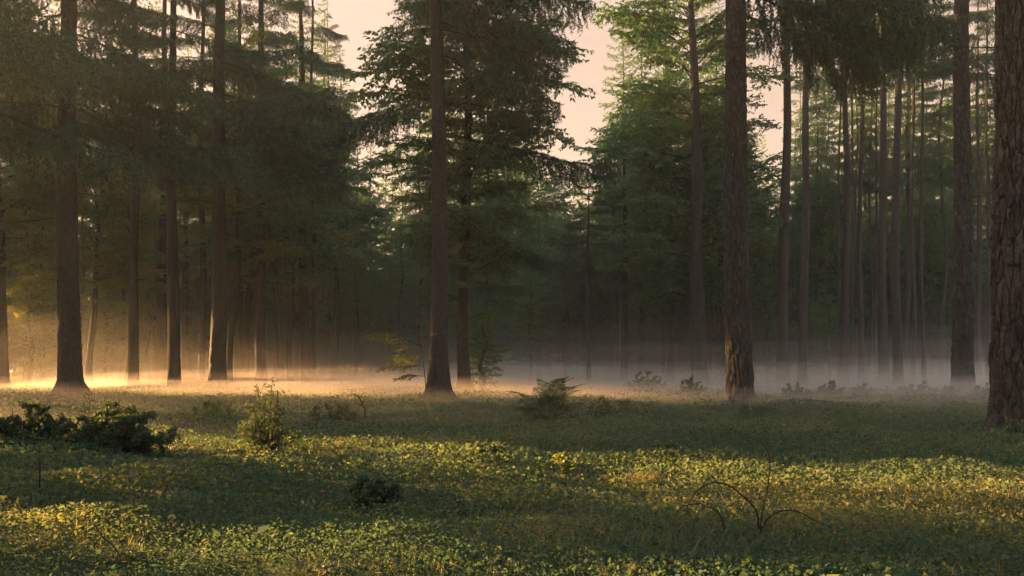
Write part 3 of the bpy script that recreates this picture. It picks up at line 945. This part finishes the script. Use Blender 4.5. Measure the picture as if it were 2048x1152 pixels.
        roots(t, r, px, 6, 1.9)
        if px == 1479:
            for az, z, L_, v in ((.0, 10.4, 4.2, 1), (-.25, 11.2, 4.6, 4), (.1, 9.9, 3.4, 4), (-.1, 12.2, 4.8, 1), (.3, 10.6, 3.9, 3), (-.4, 12.6, 4.4, 4)):
                add_branch(t, ln, SPR[v], z * .88, az, L_, -.10)
            spruce_crown(t, ln, 12.5, H - .5, 20, 3.2, 25)
        elif px == 1925:
            for az, z, L_, v in ((3.1, 12.3, 3.0, 2), (2.8, 12.8, 3.4, 0), (3.3, 11.6, 2.2, 6), (.2, 11.5, 2.5, 2)):
                add_branch(t, ln, SPR[v], z * .88, az, L_, .0)
            stubs(t, ln, r, [7.2, 8.4, 9.3, 10.5, 6.0, 4.9], 12, (.7, 1.5), (-.5, .6))
            spruce_crown(t, ln, 12.5, H - .5, 18, 3.2, 26)
        else:
            stubs(t, ln, r, [2.4, 3.1, 3.7, 4.4, 4.9], 13, (.6, 1.0), (2.2, 3.6))
            spruce_crown(t, ln, 9.5, H - .5, 24, 3.4, 27)
    # --- the wood behind
    def col_top(px):
        if 665 < px < 830: return 220
        if 1055 < px < 1225: return 300
        if 1470 < px < 1590: return 265
        return None
    # two spruces that show against the sky
    for px, d, top, lab, v in ((596, 50, -70, 'hazy spruce rising out of frame between the broad dark spruce and the pointed one', 1), (645, 57, 0, 'hazy spruce close left of the tall pointed one', 0), (676, 62, 75, 'tall hazy spruce with a pointed top against the pale sky', 1), (1240, 58, 55, 'tall spruce filling the sky between the middle tree and the scaly pine', 0)):
        far_tree((px - 1024) / FOC * d, d, EYE + (HZ - top) / FOC * d, 's', v, lab, None, 1.0, False, 1, 1.25 if px > 1000 else .95)
    def landmark(px):
        for lim, nm in ((60, 'the left edge trunk'), (300, 'the thickest furrowed trunk'), (480, 'the broad dark spruce'), (640, 'the crooked forking trunk'), (800, 'the tall pointed spruce'), (1000, 'the lone middle trunk'), (1160, 'the leafy middle tree'), (1320, 'the hazy brown trunk pair'), (1440, 'the mossy dark trunk'), (1550, 'the scaly pine'), (1700, 'the leaning pole'), (1860, 'the stout pole pair'), (1960, 'the broad plated trunk')):
            if px < lim: return nm
        return 'the nearest plated trunk'
    for row, (d0, d1, n, frac) in enumerate(((50, 58, 26, .40), (62, 72, 34, .6), (74, 88, 40, .75), (90, 118, 46, .85), (122, 165, 56, .9))):
        for k in range(n):
            px = -260 + 2560 * (k + rt.uniform(.1, .9)) / n
            d = rt.uniform(d0, d1) + (7 if px > 1500 else 0)
            kind = 's' if rt.random() < frac else 'b'
            top = rt.uniform(-60, 170)
            ct = col_top(px)
            if ct: top = ct + rt.uniform(0, 80)
            H = EYE + (HZ - top) / FOC * d
            if kind == 'b': H = min(H * .8, 17)
            H = min(H, 26.5)
            if ct is None and rt.random() < .25: H *= .7
            yl = kind == 'b' and px < 620
            lab = '%s of the %s behind %s' % ('spruce' if kind == 's' else 'leafy tree', ('front row of the wood', 'second row of the wood', 'deeper wood', 'far wood', 'farthest wood')[row], landmark(px))
            far_tree((px - 1024) / FOC * d, d, H, kind, rt.randrange(3), lab, lab.replace('spruce', 'spruces').replace('leafy tree', 'leafy trees'), rt.uniform(0, 6.28), yl, rt.randrange(3), rt.uniform(.85, 1.15), None, rt.uniform(3.2, 4.6) if px < 420 and row < 2 else 0.0)
    # thin trunks deep in the wood on the right
    for k in range(44):
        px = (1060 + 960 * (k + rt.uniform(0, 1)) / 26) if k < 26 else 20 + 800 * (k - 26 + rt.uniform(0, 1)) / 18
        d = rt.uniform(46, 60); x = (px - 1024) / FOC * d
        root = thing('pine_tree', 'thin bare trunk deep in the shade behind ' + landmark(px), 'pine', (x, d, float(ground(x, d))), rt.uniform(0, 6.28), 'thin bare trunks deep in the shade behind ' + landmark(px))
        part('trunk', FT[2], root, (0, 0, 0), (0, 0, 0), (rt.uniform(.7, 1.2),) * 2 + (.42 if col_top(px) else 1.0,))
        part('crown', FC_S[1][1], root, (0, 0, 3.4 if col_top(px) else 9.5), (0, 0, 0), (.5, .5, .22) if col_top(px) else (.55, .55, .5))
    for k in range(44):
        px = -120 + 2300 * (k + rt.uniform(0, 1)) / 44
        d = rt.uniform(56, 84)
        if px < 420 and k % 3: continue
        lab = 'bushy young tree of the dark undergrowth behind ' + landmark(px)
        far_tree((px - 1024) / FOC * d, d, rt.uniform(5, 9), 'bs'[rt.random() < .4], 2, lab, lab.replace('tree', 'trees'), rt.uniform(0, 6.28), px < 560, 2, rt.uniform(.9, 1.3), 'young tree')
    for px, d, H, v, lab in ((1512, 50, 10.5, 0, 'leafy tree filling the gap between the scaly pine and the leaning pole'), (1588, 53, 9.5, 1, 'leafy tree seen between the leaning pole and the ringed pale brown pole'),
                             (1645, 50, 11, 0, 'broad leafy tree closing the gap right of the ringed pale brown pole'), (1735, 55, 10, 1, 'leafy tree closing the gap between the warm brown pole and the stout pair'),
                             (1838, 52, 11.5, 0, 'leafy tree behind the smooth pale pole and its narrow neighbour'), (1893, 50, 9, 0, 'leafy tree just left of the broad plated trunk'), (1130, 54, 9, 1, 'leafy tree in the dim gap right of the middle crown'), (1060, 58, 10, 0, 'leafy tree deep behind the right side of the middle crown')):
        far_tree((px - 1024) / FOC * d, d, H, 'b', v, lab, None, px * .013, False, 2, .8)
    # low young trees under the canopy
    for px, d, H, lab, yl, v in ((60, 44, 5.5, 'low yellowish young tree glowing in the bright mist', True, 2), (215, 48, 5, 'yellowish young tree between two slim trunks', True, 2), (300, 52, 6, 'yellow green young tree behind the hazy straight trunk', True, 2),
                                 (470, 54, 5.5, 'yellow green young tree behind the slim dark stem', True, 2), (968, 29, 2.6, 'young green tree right of the leafy middle tree', False, 2), (780, 55, 7, 'grey green young tree left of the lone trunk, in haze', False, 2),
                                 (1060, 50, 6, 'dim young tree under the middle crown', False, 2), (1300, 52, 6, 'dim leafy young tree above the pale misty shrub', False, 2), (1440, 50, 6.5, 'leafy young tree between mossy trunk and scaly pine', False, 2),
                                 (1535, 46, 5.5, 'leafy young tree right of the scaly pine trunk', False, 2), (1655, 44, 4.2, 'bright green young tree low between the straight poles', False, 2), (1740, 58, 7, 'dark young tree behind the thin poles', False, 2)):
        far_tree((px - 1024) / FOC * d, d, H, 'b', v, lab, None, px * .01, yl, 2, .9, 'young tree')


build_trees()


# ------------------------------------------------------------------ unseen trees and thickets added left of the frame to shade the clearing
def sunward(s, extra):
    """A point on the line of ground that has sun-offset s, a little outside the left edge of the view."""
    n = Vector((sunvec.y, -sunvec.x, 0)).normalized(); n = n if n.y > 0 else -n
    a = Vector((sunvec.x, sunvec.y, 0)).normalized()
    lo = 0.0
    while True:
        p = n * s + a * lo
        if p.x < -.66 * p.y - 2.0: break
        lo += .25
    p = n * s + a * (lo + extra)
    return p.x, p.y


def build_shade():
    rs = random.Random(5)
    spans = [(-8, 2.55), (3.4, 4.5), (8.2, 9.6), (14.0, 15.6)]  # shade casters out of view; the gaps let the sun bands through
    for a, b in spans:
        s = a
        while s <= b:
            x, y = sunward(s, rs.uniform(0, 5))
            H = 1.9 + min(max(0, s), 13.0) * .26 + rs.uniform(0, .7)
            far_tree(x, y, H, 'b', 2, 'unseen bushy young tree added beyond the left edge to shade the clearing', 'unseen shading thicket left of the clearing', rs.uniform(0, 6), rs.random() < .5, 2, min(1.2, 2.2 / H), 'young tree')
            s += rs.uniform(.35, .6) * (1.0 if s < 7 else 1.7)
    for s, e, H in ((8.6, 3, 11), (10.2, 7, 13), (12.0, 4, 14), (13.6, 9, 15), (15.2, 5, 13)):  # out-of-view spruces added to shade the nearest trunk and the middle ground
        x, y = sunward(s, e)
        far_tree(x, y, H, 's', 2, 'unseen young spruce added in the thicket beyond the left edge for shade', 'unseen shading spruces left of the clearing', s, False, 0, .50)
    k = 0
    s = -5.0
    while s < 64:
        x, y = sunward(s, (12, 19, 15, 23)[k % 4] + rs.uniform(-1.5, 1.5))
        g = float(ground(x, y))
        root = thing('spruce_tree', 'unseen tall spruce added beyond the left edge to shade the clearing', 'spruce', (x, y, g), rs.uniform(0, 6), 'unseen shading spruces left of the clearing')
        lift = rs.uniform(4.6, 6.2) + (1.2 if 29 < s < 37 else 3.4 if 16.5 < s <= 29 else 6.0 if 1.0 < s < 9.0 else 0)  # crowns of the added spruces raised where low sun passes beneath
        v = k % 2
        part('trunk', FT[0], root)
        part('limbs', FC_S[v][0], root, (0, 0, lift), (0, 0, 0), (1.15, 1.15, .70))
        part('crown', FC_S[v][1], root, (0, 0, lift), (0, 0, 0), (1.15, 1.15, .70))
        hi = 12.5 if 15.0 < s < 30 else 8.5
        if s > 8:                                     # a second, higher row farther out, added to shade the treetops
            x, y = sunward(s + 1.0, 34 + rs.uniform(-3, 6))
            root = thing('spruce_tree', 'unseen tall spruce added beyond the left edge to shade the clearing', 'spruce', (x, y, float(ground(x, y))), rs.uniform(0, 6), 'unseen shading spruces left of the clearing')
            part('trunk', FT[0], root, (0, 0, 0), (0, 0, 0), (1.2, 1.2, 1.38))
            part('limbs', FC_S[v][0], root, (0, 0, hi), (0, 0, 0), (1.7, 1.7, (31.5 - hi) / 24.0))
            part('crown', FC_S[v][1], root, (0, 0, hi), (0, 0, 0), (1.7, 1.7, (31.5 - hi) / 24.0))
        s += rs.uniform(1.5, 2.3); k += 1



build_shade()


# ------------------------------------------------------------------ ground cover
def build_cover():
    rg = np.random.default_rng(12)
    N = 640_000
    d = 2.2 * (48 / 2.2) ** rg.uniform(0, 1, N)
    x = rg.uniform(-1, 1, N) * (.70 * d + .9)
    hgt = .05 + .13 * np.clip(.5 + .9 * perlin(x * .8 + 5, d * 1.1, 2.2), 0, 1) + .06 * np.clip(perlin(x * 2.6, d * 2.6, 7.7), 0, 1)
    P = np.stack([x, d, ground(x, d) + hgt * rg.uniform(.05, 1, N) ** .7], 1)
    kind = perlin(x * .55 + 31, d * .8, 5.5) + .4 * rg.normal(size=N)
    big = kind > .1
    nr = unit(np.array([[0, 0, 1.0]]) + rg.normal(0, 1, (N, 3)) * np.where(big, .85, 1.25)[:, None])
    a = rg.uniform(0, 2 * PI, N)
    ax = unit(np.stack([np.cos(a), np.sin(a), rg.normal(.15, .45, N)], 1))
    sz = np.where(big, .0165, .0120) * np.exp(rg.normal(0, .36, N)) * (np.maximum(d, 3.0) / 3.0) ** .5
    wd = sz * np.where(big, .78, .42)
    c = np.clip(.40 + .22 * perlin(x * .35 + 9, d * .5, 3.3) + .14 * perlin(x * 1.6, d * 1.9, 8.8) - .08 * big + rg.normal(0, .11, N), 0, .90)
    c = np.where(rg.uniform(0, 1, N) < .004, 1.0, c)
    g = Geo()
    n_ = d < 2.9
    g.add(*leaves(P[n_], ax[n_], nr[n_], sz[n_], wd[n_], c[n_]))
    f_ = ~n_
    v, t, cc = leaves(P[f_], ax[f_], nr[f_], sz[f_], wd[f_], c[f_])       # the far ones as two triangles each
    v = v.reshape(-1, 5, 3)[:, [0, 1, 2, 4]].reshape(-1, 3); b_ = np.arange(len(v) // 4)[:, None] * 4
    g.add(v, np.concatenate([b_ + np.array([[0, 2, 1]]), b_ + np.array([[1, 2, 3]])]), np.repeat(c[f_], 4))
    part('ground_cover', g.mesh('ground_cover', M_COVER), kind='stuff')['label'] = 'low green woodland plants covering the clearing'
    # grass
    N = 110_000
    d = 2.2 * (46 / 2.2) ** rg.uniform(0, 1, N); x = rg.uniform(-1, 1, N) * (.70 * d + .9)
    k = perlin(x * .45 + 17, d * .75, 6.1) + .5 * perlin(x * 1.9, d * 2.2, 1.1) + .35 * rg.normal(size=N)
    ok = k > .16
    x, d, k = x[ok], d[ok], k[ok]; N = len(x)
    P = np.stack([x, d, ground(x, d)], 1)
    h = (.07 + .07 * np.clip(k, 0, 1.2)) * rg.uniform(.5, 1.4, N)
    g = Geo(); g.add(*blades(P, h, .0045 * (np.maximum(d, 3) / 3) ** .6 * rg.uniform(.7, 1.4, N), rg.uniform(.2, 1.1, N), rg.uniform(0, 2 * PI, N), np.clip(.22 + .16 * k + rg.normal(0, .18, N), 0, 1)))
    part('grass', g.mesh('grass', M_GRASS), kind='stuff')['label'] = 'thin grass blades among the low plants'


build_cover()


# ------------------------------------------------------------------ shrubs, ferns, tufts, brambles
def shrub(px, py, ptop, halfw, label, cat='shrub', name='shrub', nst=10, nleaf=170, leaf=.035, m=None, bare=0.0, seed=0, ry=.8, spiky=.0):
    """Stems rising from a common foot into a dome; every stem carries its own leaves."""
    rg = np.random.default_rng(seed)
    x, d, g = at(px, py)
    H = (py - ptop) / FOC * d + COVER; R = halfw / FOC * d
    root = thing(name, label, cat, (x, d, g), 0)
    for k in range(nst):
        a = k * 2.39996 + rg.uniform(-.5, .5); q = math.sqrt((k + .5) / nst)
        b = np.array([math.cos(a) * R * .35 * q, math.sin(a) * R * .35 * ry * q, -.02])
        top = np.array([math.cos(a) * R * q * rg.uniform(.8, 1.05), math.sin(a) * R * ry * q, H * (1 - .75 * q ** 2.2) * rg.uniform(.85, 1.05)])
        n = 8; u = np.linspace(0, 1, n)[:, None]
        mid = (b + top) / 2 + np.array([0, 0, H * .22]) * q
        pts = (1 - u) ** 2 * b + 2 * u * (1 - u) * mid + u ** 2 * top + np.cumsum(rg.normal(0, .012, (n, 3)), 0) * H
        w = Geo(); w.add(*tube(pts, np.linspace(.006, .002, n) * (1 + H * .6), 4))
        P, A = [], []
        for j in range(9):
            f = rg.uniform(.15, 1); bb = np.array([np.interp(f, u[:, 0], pts[:, c]) for c in range(3)])
            tl = rg.uniform(.25, .55) * max(.25 * H + .25 * R, .1); dr = unit(rg.normal(size=3) * np.array([1, 1, .55]) + np.array([0, 0, .25 + spiky]))
            tw = bb + dr * tl * np.linspace(0, 1, 5)[:, None] + np.array([[0, 0, -.25 * tl]]) * np.linspace(0, 1, 5)[:, None] ** 2
            w.add(*tube(tw, np.linspace(.0025, .0012, 5), 3))
            nn = max(4, int(nleaf * 1.9) // 9); ff = rg.uniform(.05, 1.05, nn)
            P.append(np.stack([np.interp(ff, np.linspace(0, 1, 5), tw[:, c]) for c in range(3)], 1) + rg.normal(0, .012, (nn, 3)))
            A.append(unit(dr[None] * .6 + rg.normal(0, .6, (nn, 3))))
        st = part('stem', w.mesh('stem', M_TWIG, True), root)
        if rg.uniform() >= bare:
            P = np.concatenate(P); A = np.concatenate(A); P[:, 2] = np.maximum(P[:, 2], .01); N = len(P)
            lf = Geo(); sz = leaf * rg.uniform(.6, 1.35, N)
            lf.add(*leaves(P, A, unit(np.array([[0, 0, 1.0]]) + rg.normal(0, .5, (N, 3))), sz, sz * .6, np.clip(.42 + rg.normal(0, .2, N), 0, 1)))
            part('leaves', lf.mesh('leaves', m or M_COVER), st)
    return root


def frond_mesh(L, seed):
    rg = np.random.default_rng(seed)
    w, l = Geo(), Geo(); n = 14; u = np.linspace(0, 1, n)
    r = np.stack([L * u * (1 - .15 * u), np.cumsum(rg.normal(0, .01, n)) * L, L * (.75 * u - .62 * u ** 2.2)], 1)
    w.add(*tube(r, np.linspace(.004, .001, n), 3))
    P, A = [], []
    for k in range(15):
        t = .14 + .85 * k / 15; b = np.array([np.interp(t, u, r[:, c]) for c in range(3)])
        d = unit(np.array([np.interp(min(1, t + .05), u, r[:, c]) for c in range(3)]) - b)
        for s in (-1, 1):
            ll = L * .27 * (1 - t) ** .8 + .01; sd = unit(np.cross(d, [0, 0, 1.0])) * s
            dd = unit(sd + d * .45 + np.array([0, 0, -.12]))
            q = np.linspace(.08, 1, 9)
            p = b + dd * ll * q[:, None]
            for z in (-1, 1):
                P.append(p); A.append(np.repeat(unit(dd * .6 + z * d * .8)[None], 9, 0) * 1.0)
    P = np.concatenate(P); A = np.concatenate(A); N = len(P)
    l.add(*leaves(P, A, np.array([[0, 0, 1.0]]) + rg.normal(0, .15, (N, 3)), L * .024 * rg.uniform(.7, 1.2, N), L * .012, np.clip(.5 + rg.normal(0, .15, N), 0, 1)))
    return w.mesh('frond', M_TWIG, True), l.mesh('leaflets', M_FERN)


FROND = [frond_mesh(1.0, 700 + i) for i in range(4)]


def fern(px, py, ptop, halfw, label, n=14, seed=0, bias=None):
    rg = np.random.default_rng(seed)
    x, d, g = at(px, py); H = (py - ptop) / FOC * d + COVER; R = halfw / FOC * d
    root = thing('fern', label, 'fern', (x, d, g), 0)
    for k in range(n):
        az = k * 2.39996 + rg.uniform(-.4, .4) if bias is None or k % 3 else bias + rg.uniform(-.5, .5)
        L = max(R * 1.15, 1.35 * H) * rg.uniform(.8, 1.25)
        v = FROND[rg.integers(4)]
        b = part('frond', v[0], root, (rg.normal(0, R * .12), rg.normal(0, R * .1), -.01), (rg.uniform(-.2, .2), -rg.uniform(.15, .95), az), L)
        part('leaflets', v[1], b)
    return root


def tuft(px, py, ptop, halfw, label, n=420, seed=0, c0=.45):
    rg = np.random.default_rng(seed)
    x, d, g = at(px, py); H = (py - ptop) / FOC * d + COVER * .8; R = halfw / FOC * d
    q = np.sqrt(rg.uniform(0, 1, n)); a = rg.uniform(0, 2 * PI, n)
    P = np.stack([np.cos(a) * q * R * .7, np.sin(a) * q * R * .5, np.full(n, -.02)], 1)
    h = H * (1.15 - .5 * q) * rg.uniform(.55, 1.1, n)
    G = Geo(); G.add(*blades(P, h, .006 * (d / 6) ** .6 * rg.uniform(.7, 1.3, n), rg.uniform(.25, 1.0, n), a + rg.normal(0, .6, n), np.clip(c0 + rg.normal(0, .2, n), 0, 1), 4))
    root = part('grass_tuft', G.mesh('grass_tuft', M_GRASS)); root.location = (x, d, g)
    root['label'] = label; root['category'] = 'grass tuft'
    return root


def cane(name, pix, d, rad, parent, m=M_CANE):
    """A thin woody shoot through pixel points of the photograph that lie d metres away."""
    pts = np.array([[(a - 1024) / FOC * (d + dz), d + dz, EYE + (HZ - b) / FOC * (d + dz)] for a, b, dz in pix])
    n = 34; u = np.linspace(0, len(pts) - 1, n); k = np.arange(len(pts))
    # Catmull-like smoothing
    sm = np.stack([np.interp(u, k, pts[:, c]) for c in range(3)], 1)
    for _ in range(3):
        sm[1:-1] = (sm[:-2] + 2 * sm[1:-1] + sm[2:]) / 4
    base = np.array(parent.location)
    G = Geo(); G.add(*tube(sm - base, rad * np.linspace(1.15, .55, n), 6))
    # thorns and dry leaf stubs
    rg = np.random.default_rng(int(pix[0][0] * 7 + pix[-1][0]))
    for j in rg.integers(2, n - 1, 9):
        dr = unit(rg.normal(size=3)); G.add(*tube(np.array([sm[j] - base, sm[j] - base + dr * rad * 4]), np.array([rad * .6, rad * .1]), 3))
    part(name, G.mesh(name, m, True), parent)


def build_plants():
    shrub(50, 893, 806, 120, 'dark bushy shrub at the left edge, in deep shade', nst=18, nleaf=460, leaf=.030, m=M_SHRUB, seed=1)
    shrub(228, 893, 803, 118, 'domed bramble mound with yellow sunlit top next to the dark shrub', nst=22, nleaf=460, leaf=.029, m=M_SHRUB, seed=2)
    shrub(178, 862, 782, 60, 'twiggy half bare bush poking up behind the bramble mound', nst=9, nleaf=30, leaf=.028, bare=.6, seed=3, spiky=.6)
    shrub(530, 894, 772, 66, 'young upright bush with feathery shoots, alone left of the lone trunk', nst=17, nleaf=190, leaf=.018, m=M_SHRUB, seed=4, spiky=.45)
    shrub(548, 850, 766, 26, 'thin sprig with a tufted top just behind the feathery young bush', nst=4, nleaf=70, leaf=.03, m=M_SHRUB, seed=5, spiky=.9)
    shrub(425, 836, 800, 55, 'low brownish shrub before the broad dark spruce', nst=10, nleaf=120, leaf=.04, m=M_LEAFY, seed=6)
    shrub(665, 836, 806, 62, 'low dark shrub with upright dry stalks left of a bare twig', nst=10, nleaf=120, leaf=.036, m=M_COVER, seed=7, spiky=.5)
    shrub(1090, 836, 784, 78, 'broad leafy clump under the fern in the middle of the clearing', nst=14, nleaf=110, leaf=.034, m=M_FERN, seed=8)
    fern(1098, 834, 764, 66, 'feathery fern rising highest from the broad leafy clump', 24, 9, .5)
    shrub(1205, 827, 792, 26, 'small dark upright shrub right of the fern', nst=7, nleaf=110, leaf=.036, m=M_COVER, seed=10, spiky=.5)
    shrub(1298, 828, 803, 30, 'low thorny shrub of dark leaves near the pale misty shrub', nst=7, nleaf=90, leaf=.036, m=M_COVER, seed=11)
    shrub(1250, 822, 796, 34, 'loose grey green shrub between two small dark ones', nst=8, nleaf=80, leaf=.04, m=M_GRASS, seed=12, bare=.2)
    shrub(1290, 783, 742, 48, 'pale rounded twiggy shrub drowned in the mist', nst=16, nleaf=90, leaf=.05, m=M_GRASS, seed=13, spiky=.5, bare=.3)
    shrub(1382, 789, 756, 34, 'small leafy shrub at the foot of the mossy dark trunk', nst=9, nleaf=100, leaf=.05, m=M_FERN, seed=14, spiky=.5)
    shrub(1480, 806, 786, 32, 'tangle of leaves at the foot of the scaly pine trunk', nst=8, nleaf=90, leaf=.04, m=M_COVER, seed=15)
    shrub(1512, 835, 808, 58, 'flat dark mound of leaves before the scaly pine trunk', nst=11, nleaf=160, leaf=.036, m=M_SHRUB, seed=16)
    shrub(1702, 836, 820, 58, 'long low mound of leaves in the shady right half', nst=9, nleaf=130, leaf=.034, m=M_SHRUB, seed=17)
    shrub(1330, 910, 880, 36, 'dark leafy hump with a few grass blades on top', nst=9, nleaf=120, leaf=.03, m=M_SHRUB, seed=18)
    shrub(980, 917, 885, 60, 'dark flat hump of leaves below the fern', nst=11, nleaf=150, leaf=.03, m=M_SHRUB, seed=19)
    shrub(1125, 936, 910, 28, 'little yellowish leafy clump beside the sunlit strip', nst=7, nleaf=90, leaf=.03, m=M_LEAFY, seed=20)
    shrub(745, 990, 958, 66, 'dark leafy clump in front of the brightest sunlit strip', nst=10, nleaf=130, leaf=.034, m=M_SHRUB, seed=21)
    x, d, g = at(853, 797)
    r = thing('sapling', 'small sapling with yellow green sprays leaning out from the lone trunk', 'sapling', (x, d, g))
    w = Geo(); w.add(*tube(np.array([[0, 0, -.05], [-.02, 0, .4], [-.06, .02, .8], [-.12, .0, 1.3], [-.22, -.02, 1.65]]), np.array([.014, .012, .010, .007, .003]), 5))
    part('stem', w.mesh('stem', M_TWIG, True), r)
    for z, az, L_, p_, v in ((1.30, 3.05, 1.25, .12, 2), (.85, 3.3, .95, -.05, 0), (1.05, 2.6, .9, .1, 3), (.62, 3.6, .7, .0, 1), (1.5, .3, .6, .3, 4)):
        b = part('branch', BRDY[v][0], r, (-.08, 0, z), (0, -p_, az), L_ / 3.0)
        part('leaves', BRDY[v][1], b, mat=M_LEAFY)
    shrub(960, 786, 735, 40, 'bare twiggy bush at the foot of the leafy middle tree', nst=9, nleaf=30, leaf=.05, m=M_LEAF, seed=25, bare=.6, spiky=.3)
    for i, (px, py, pt, hw, lab) in enumerate(((1590, 792, 768, 38, 'misty low shrub right of the scaly pine foot'), (1660, 789, 766, 34, 'misty low shrub under the ringed poles'), (1722, 786, 764, 30, 'misty low shrub under the slim warm pole'),
                                               (1835, 785, 764, 46, 'wide misty shrub between the stout pair and the plated trunk'), (1900, 790, 770, 24, 'small misty shrub at the foot of the broad plated trunk'), (1965, 792, 768, 26, 'misty shrub between the two plated trunks'))):
        shrub(px, py, pt, hw, lab, nst=9, nleaf=90, leaf=.055, m=M_FERN, seed=30 + i)
    shrub(2030, 868, 840, 42, 'leaf litter plants round the foot of the nearest trunk', nst=9, nleaf=80, leaf=.04, m=M_COVER, seed=40)
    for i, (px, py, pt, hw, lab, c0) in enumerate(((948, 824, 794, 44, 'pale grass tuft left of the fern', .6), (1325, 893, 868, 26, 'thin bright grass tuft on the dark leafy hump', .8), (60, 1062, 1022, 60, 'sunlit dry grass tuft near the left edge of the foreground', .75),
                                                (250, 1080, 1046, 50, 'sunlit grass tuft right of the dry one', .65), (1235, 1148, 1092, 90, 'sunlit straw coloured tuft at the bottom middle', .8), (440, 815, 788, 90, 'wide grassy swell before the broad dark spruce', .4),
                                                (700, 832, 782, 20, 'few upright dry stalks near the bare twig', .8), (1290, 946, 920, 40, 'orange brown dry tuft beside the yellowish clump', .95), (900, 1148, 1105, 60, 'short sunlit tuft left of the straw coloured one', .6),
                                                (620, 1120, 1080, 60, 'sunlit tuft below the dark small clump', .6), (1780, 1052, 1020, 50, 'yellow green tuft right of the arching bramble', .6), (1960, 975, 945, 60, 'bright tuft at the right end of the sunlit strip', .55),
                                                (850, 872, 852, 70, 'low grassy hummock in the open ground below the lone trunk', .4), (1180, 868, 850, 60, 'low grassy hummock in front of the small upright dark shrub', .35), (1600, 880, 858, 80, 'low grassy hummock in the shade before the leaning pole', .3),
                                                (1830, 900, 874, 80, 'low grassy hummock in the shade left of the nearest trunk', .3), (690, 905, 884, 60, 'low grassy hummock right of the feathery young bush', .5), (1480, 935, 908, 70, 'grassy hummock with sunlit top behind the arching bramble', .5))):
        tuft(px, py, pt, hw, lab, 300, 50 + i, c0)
    # arching bramble
    x, d, g = at(1519, 1062)
    r = thing('bramble', 'leafless bramble with long arching canes in the right foreground', 'bramble', (x, d, g))
    cane('cane', [(1519, 1066, 0), (1516, 1040, 0), (1514, 1020, 0), (1500, 1005, -.03), (1478, 985, -.06), (1455, 967, -.10), (1425, 963, -.14), (1400, 975, -.2), (1378, 1000, -.22), (1371, 1028, -.22)], d, .0040, r)
    cane('cane', [(1521, 1066, 0), (1523, 1030, .02), (1533, 990, .05), (1540, 940, .05), (1538, 905, .05), (1525, 885, .06), (1505, 877, .08)], d, .0027, r)
    cane('cane', [(1521, 1064, 0), (1532, 1040, 0), (1552, 1024, -.03), (1580, 1019, -.06), (1605, 1026, -.08), (1630, 1042, -.1), (1655, 1052, -.12), (1672, 1058, -.12)], d, .0034, r)
    cane('cane', [(1450, 1058, -.15), (1442, 1030, -.16), (1425, 1016, -.18), (1408, 1012, -.2), (1400, 1006, -.2), (1385, 1009, -.2), (1362, 1012, -.2), (1350, 1030, -.2)], d, .0030, r)
    cane('cane', [(1440, 972, -.12), (1425, 952, -.12), (1412, 960, -.13), (1398, 985, -.14)], d, .0022, r)
    # fallen stick and dry twigs
    x, d, g = at(400, 945)
    r = thing('fallen_branch', 'thin fallen branch lying across shade and sunlit strip below the mound', 'branch', (x, d, g + .05))
    cane('stick', [(270, 948, 0), (330, 945, 0), (370, 950, .05), (400, 944, .1), (425, 930, .15), (450, 925, .2)], d, .007, r, M_TWIG)
    cane('twig', [(440, 927, .18), (456, 930, .18), (464, 948, .15)], d, .004, r, M_TWIG)
    cane('twig', [(345, 947, 0), (330, 958, -.05), (318, 966, -.06)], d, .004, r, M_TWIG)
    x, d, g = at(730, 834)
    r = thing('bare_twig', 'bare forked twig standing upright left of the lone trunk', 'twig', (x, d, g))
    cane('stem', [(730, 836, 0), (731, 818, 0), (724, 808, 0), (720, 796, 0), (712, 790, 0), (706, 788, 0)], d, .010, r, M_TWIG)
    cane('twig', [(724, 806, 0), (731, 798, .02), (736, 794, .02)], d, .006, r, M_TWIG)
    cane('twig', [(720, 796, 0), (724, 789, .02), (729, 785, .02)], d, .005, r, M_TWIG)
    cane('twig', [(727, 812, 0), (716, 808, -.02), (713, 806, -.02)], d, .005, r, M_TWIG)
    x, d, g = at(80, 990)
    r = thing('bare_twig', 'lone thin stalk standing in the shady left foreground', 'twig', (x, d, g))
    cane('stem', [(79, 975, 0), (80, 940, 0), (79, 915, 0), (80, 892, 0)], d, .004, r, M_TWIG)
    x, d, g = at(235, 1120)
    r = thing('bare_twig', 'bent dry twig among the leaves of the lower left corner', 'twig', (x, d, g))
    cane('stem', [(190, 1052, .1), (205, 1075, .05), (225, 1090, 0), (236, 1105, 0), (240, 1122, 0)], d, .004, r, M_TWIG)
    cane('twig', [(205, 1072, .05), (192, 1085, .02), (186, 1092, 0)], d, .003, r, M_TWIG)


build_plants()
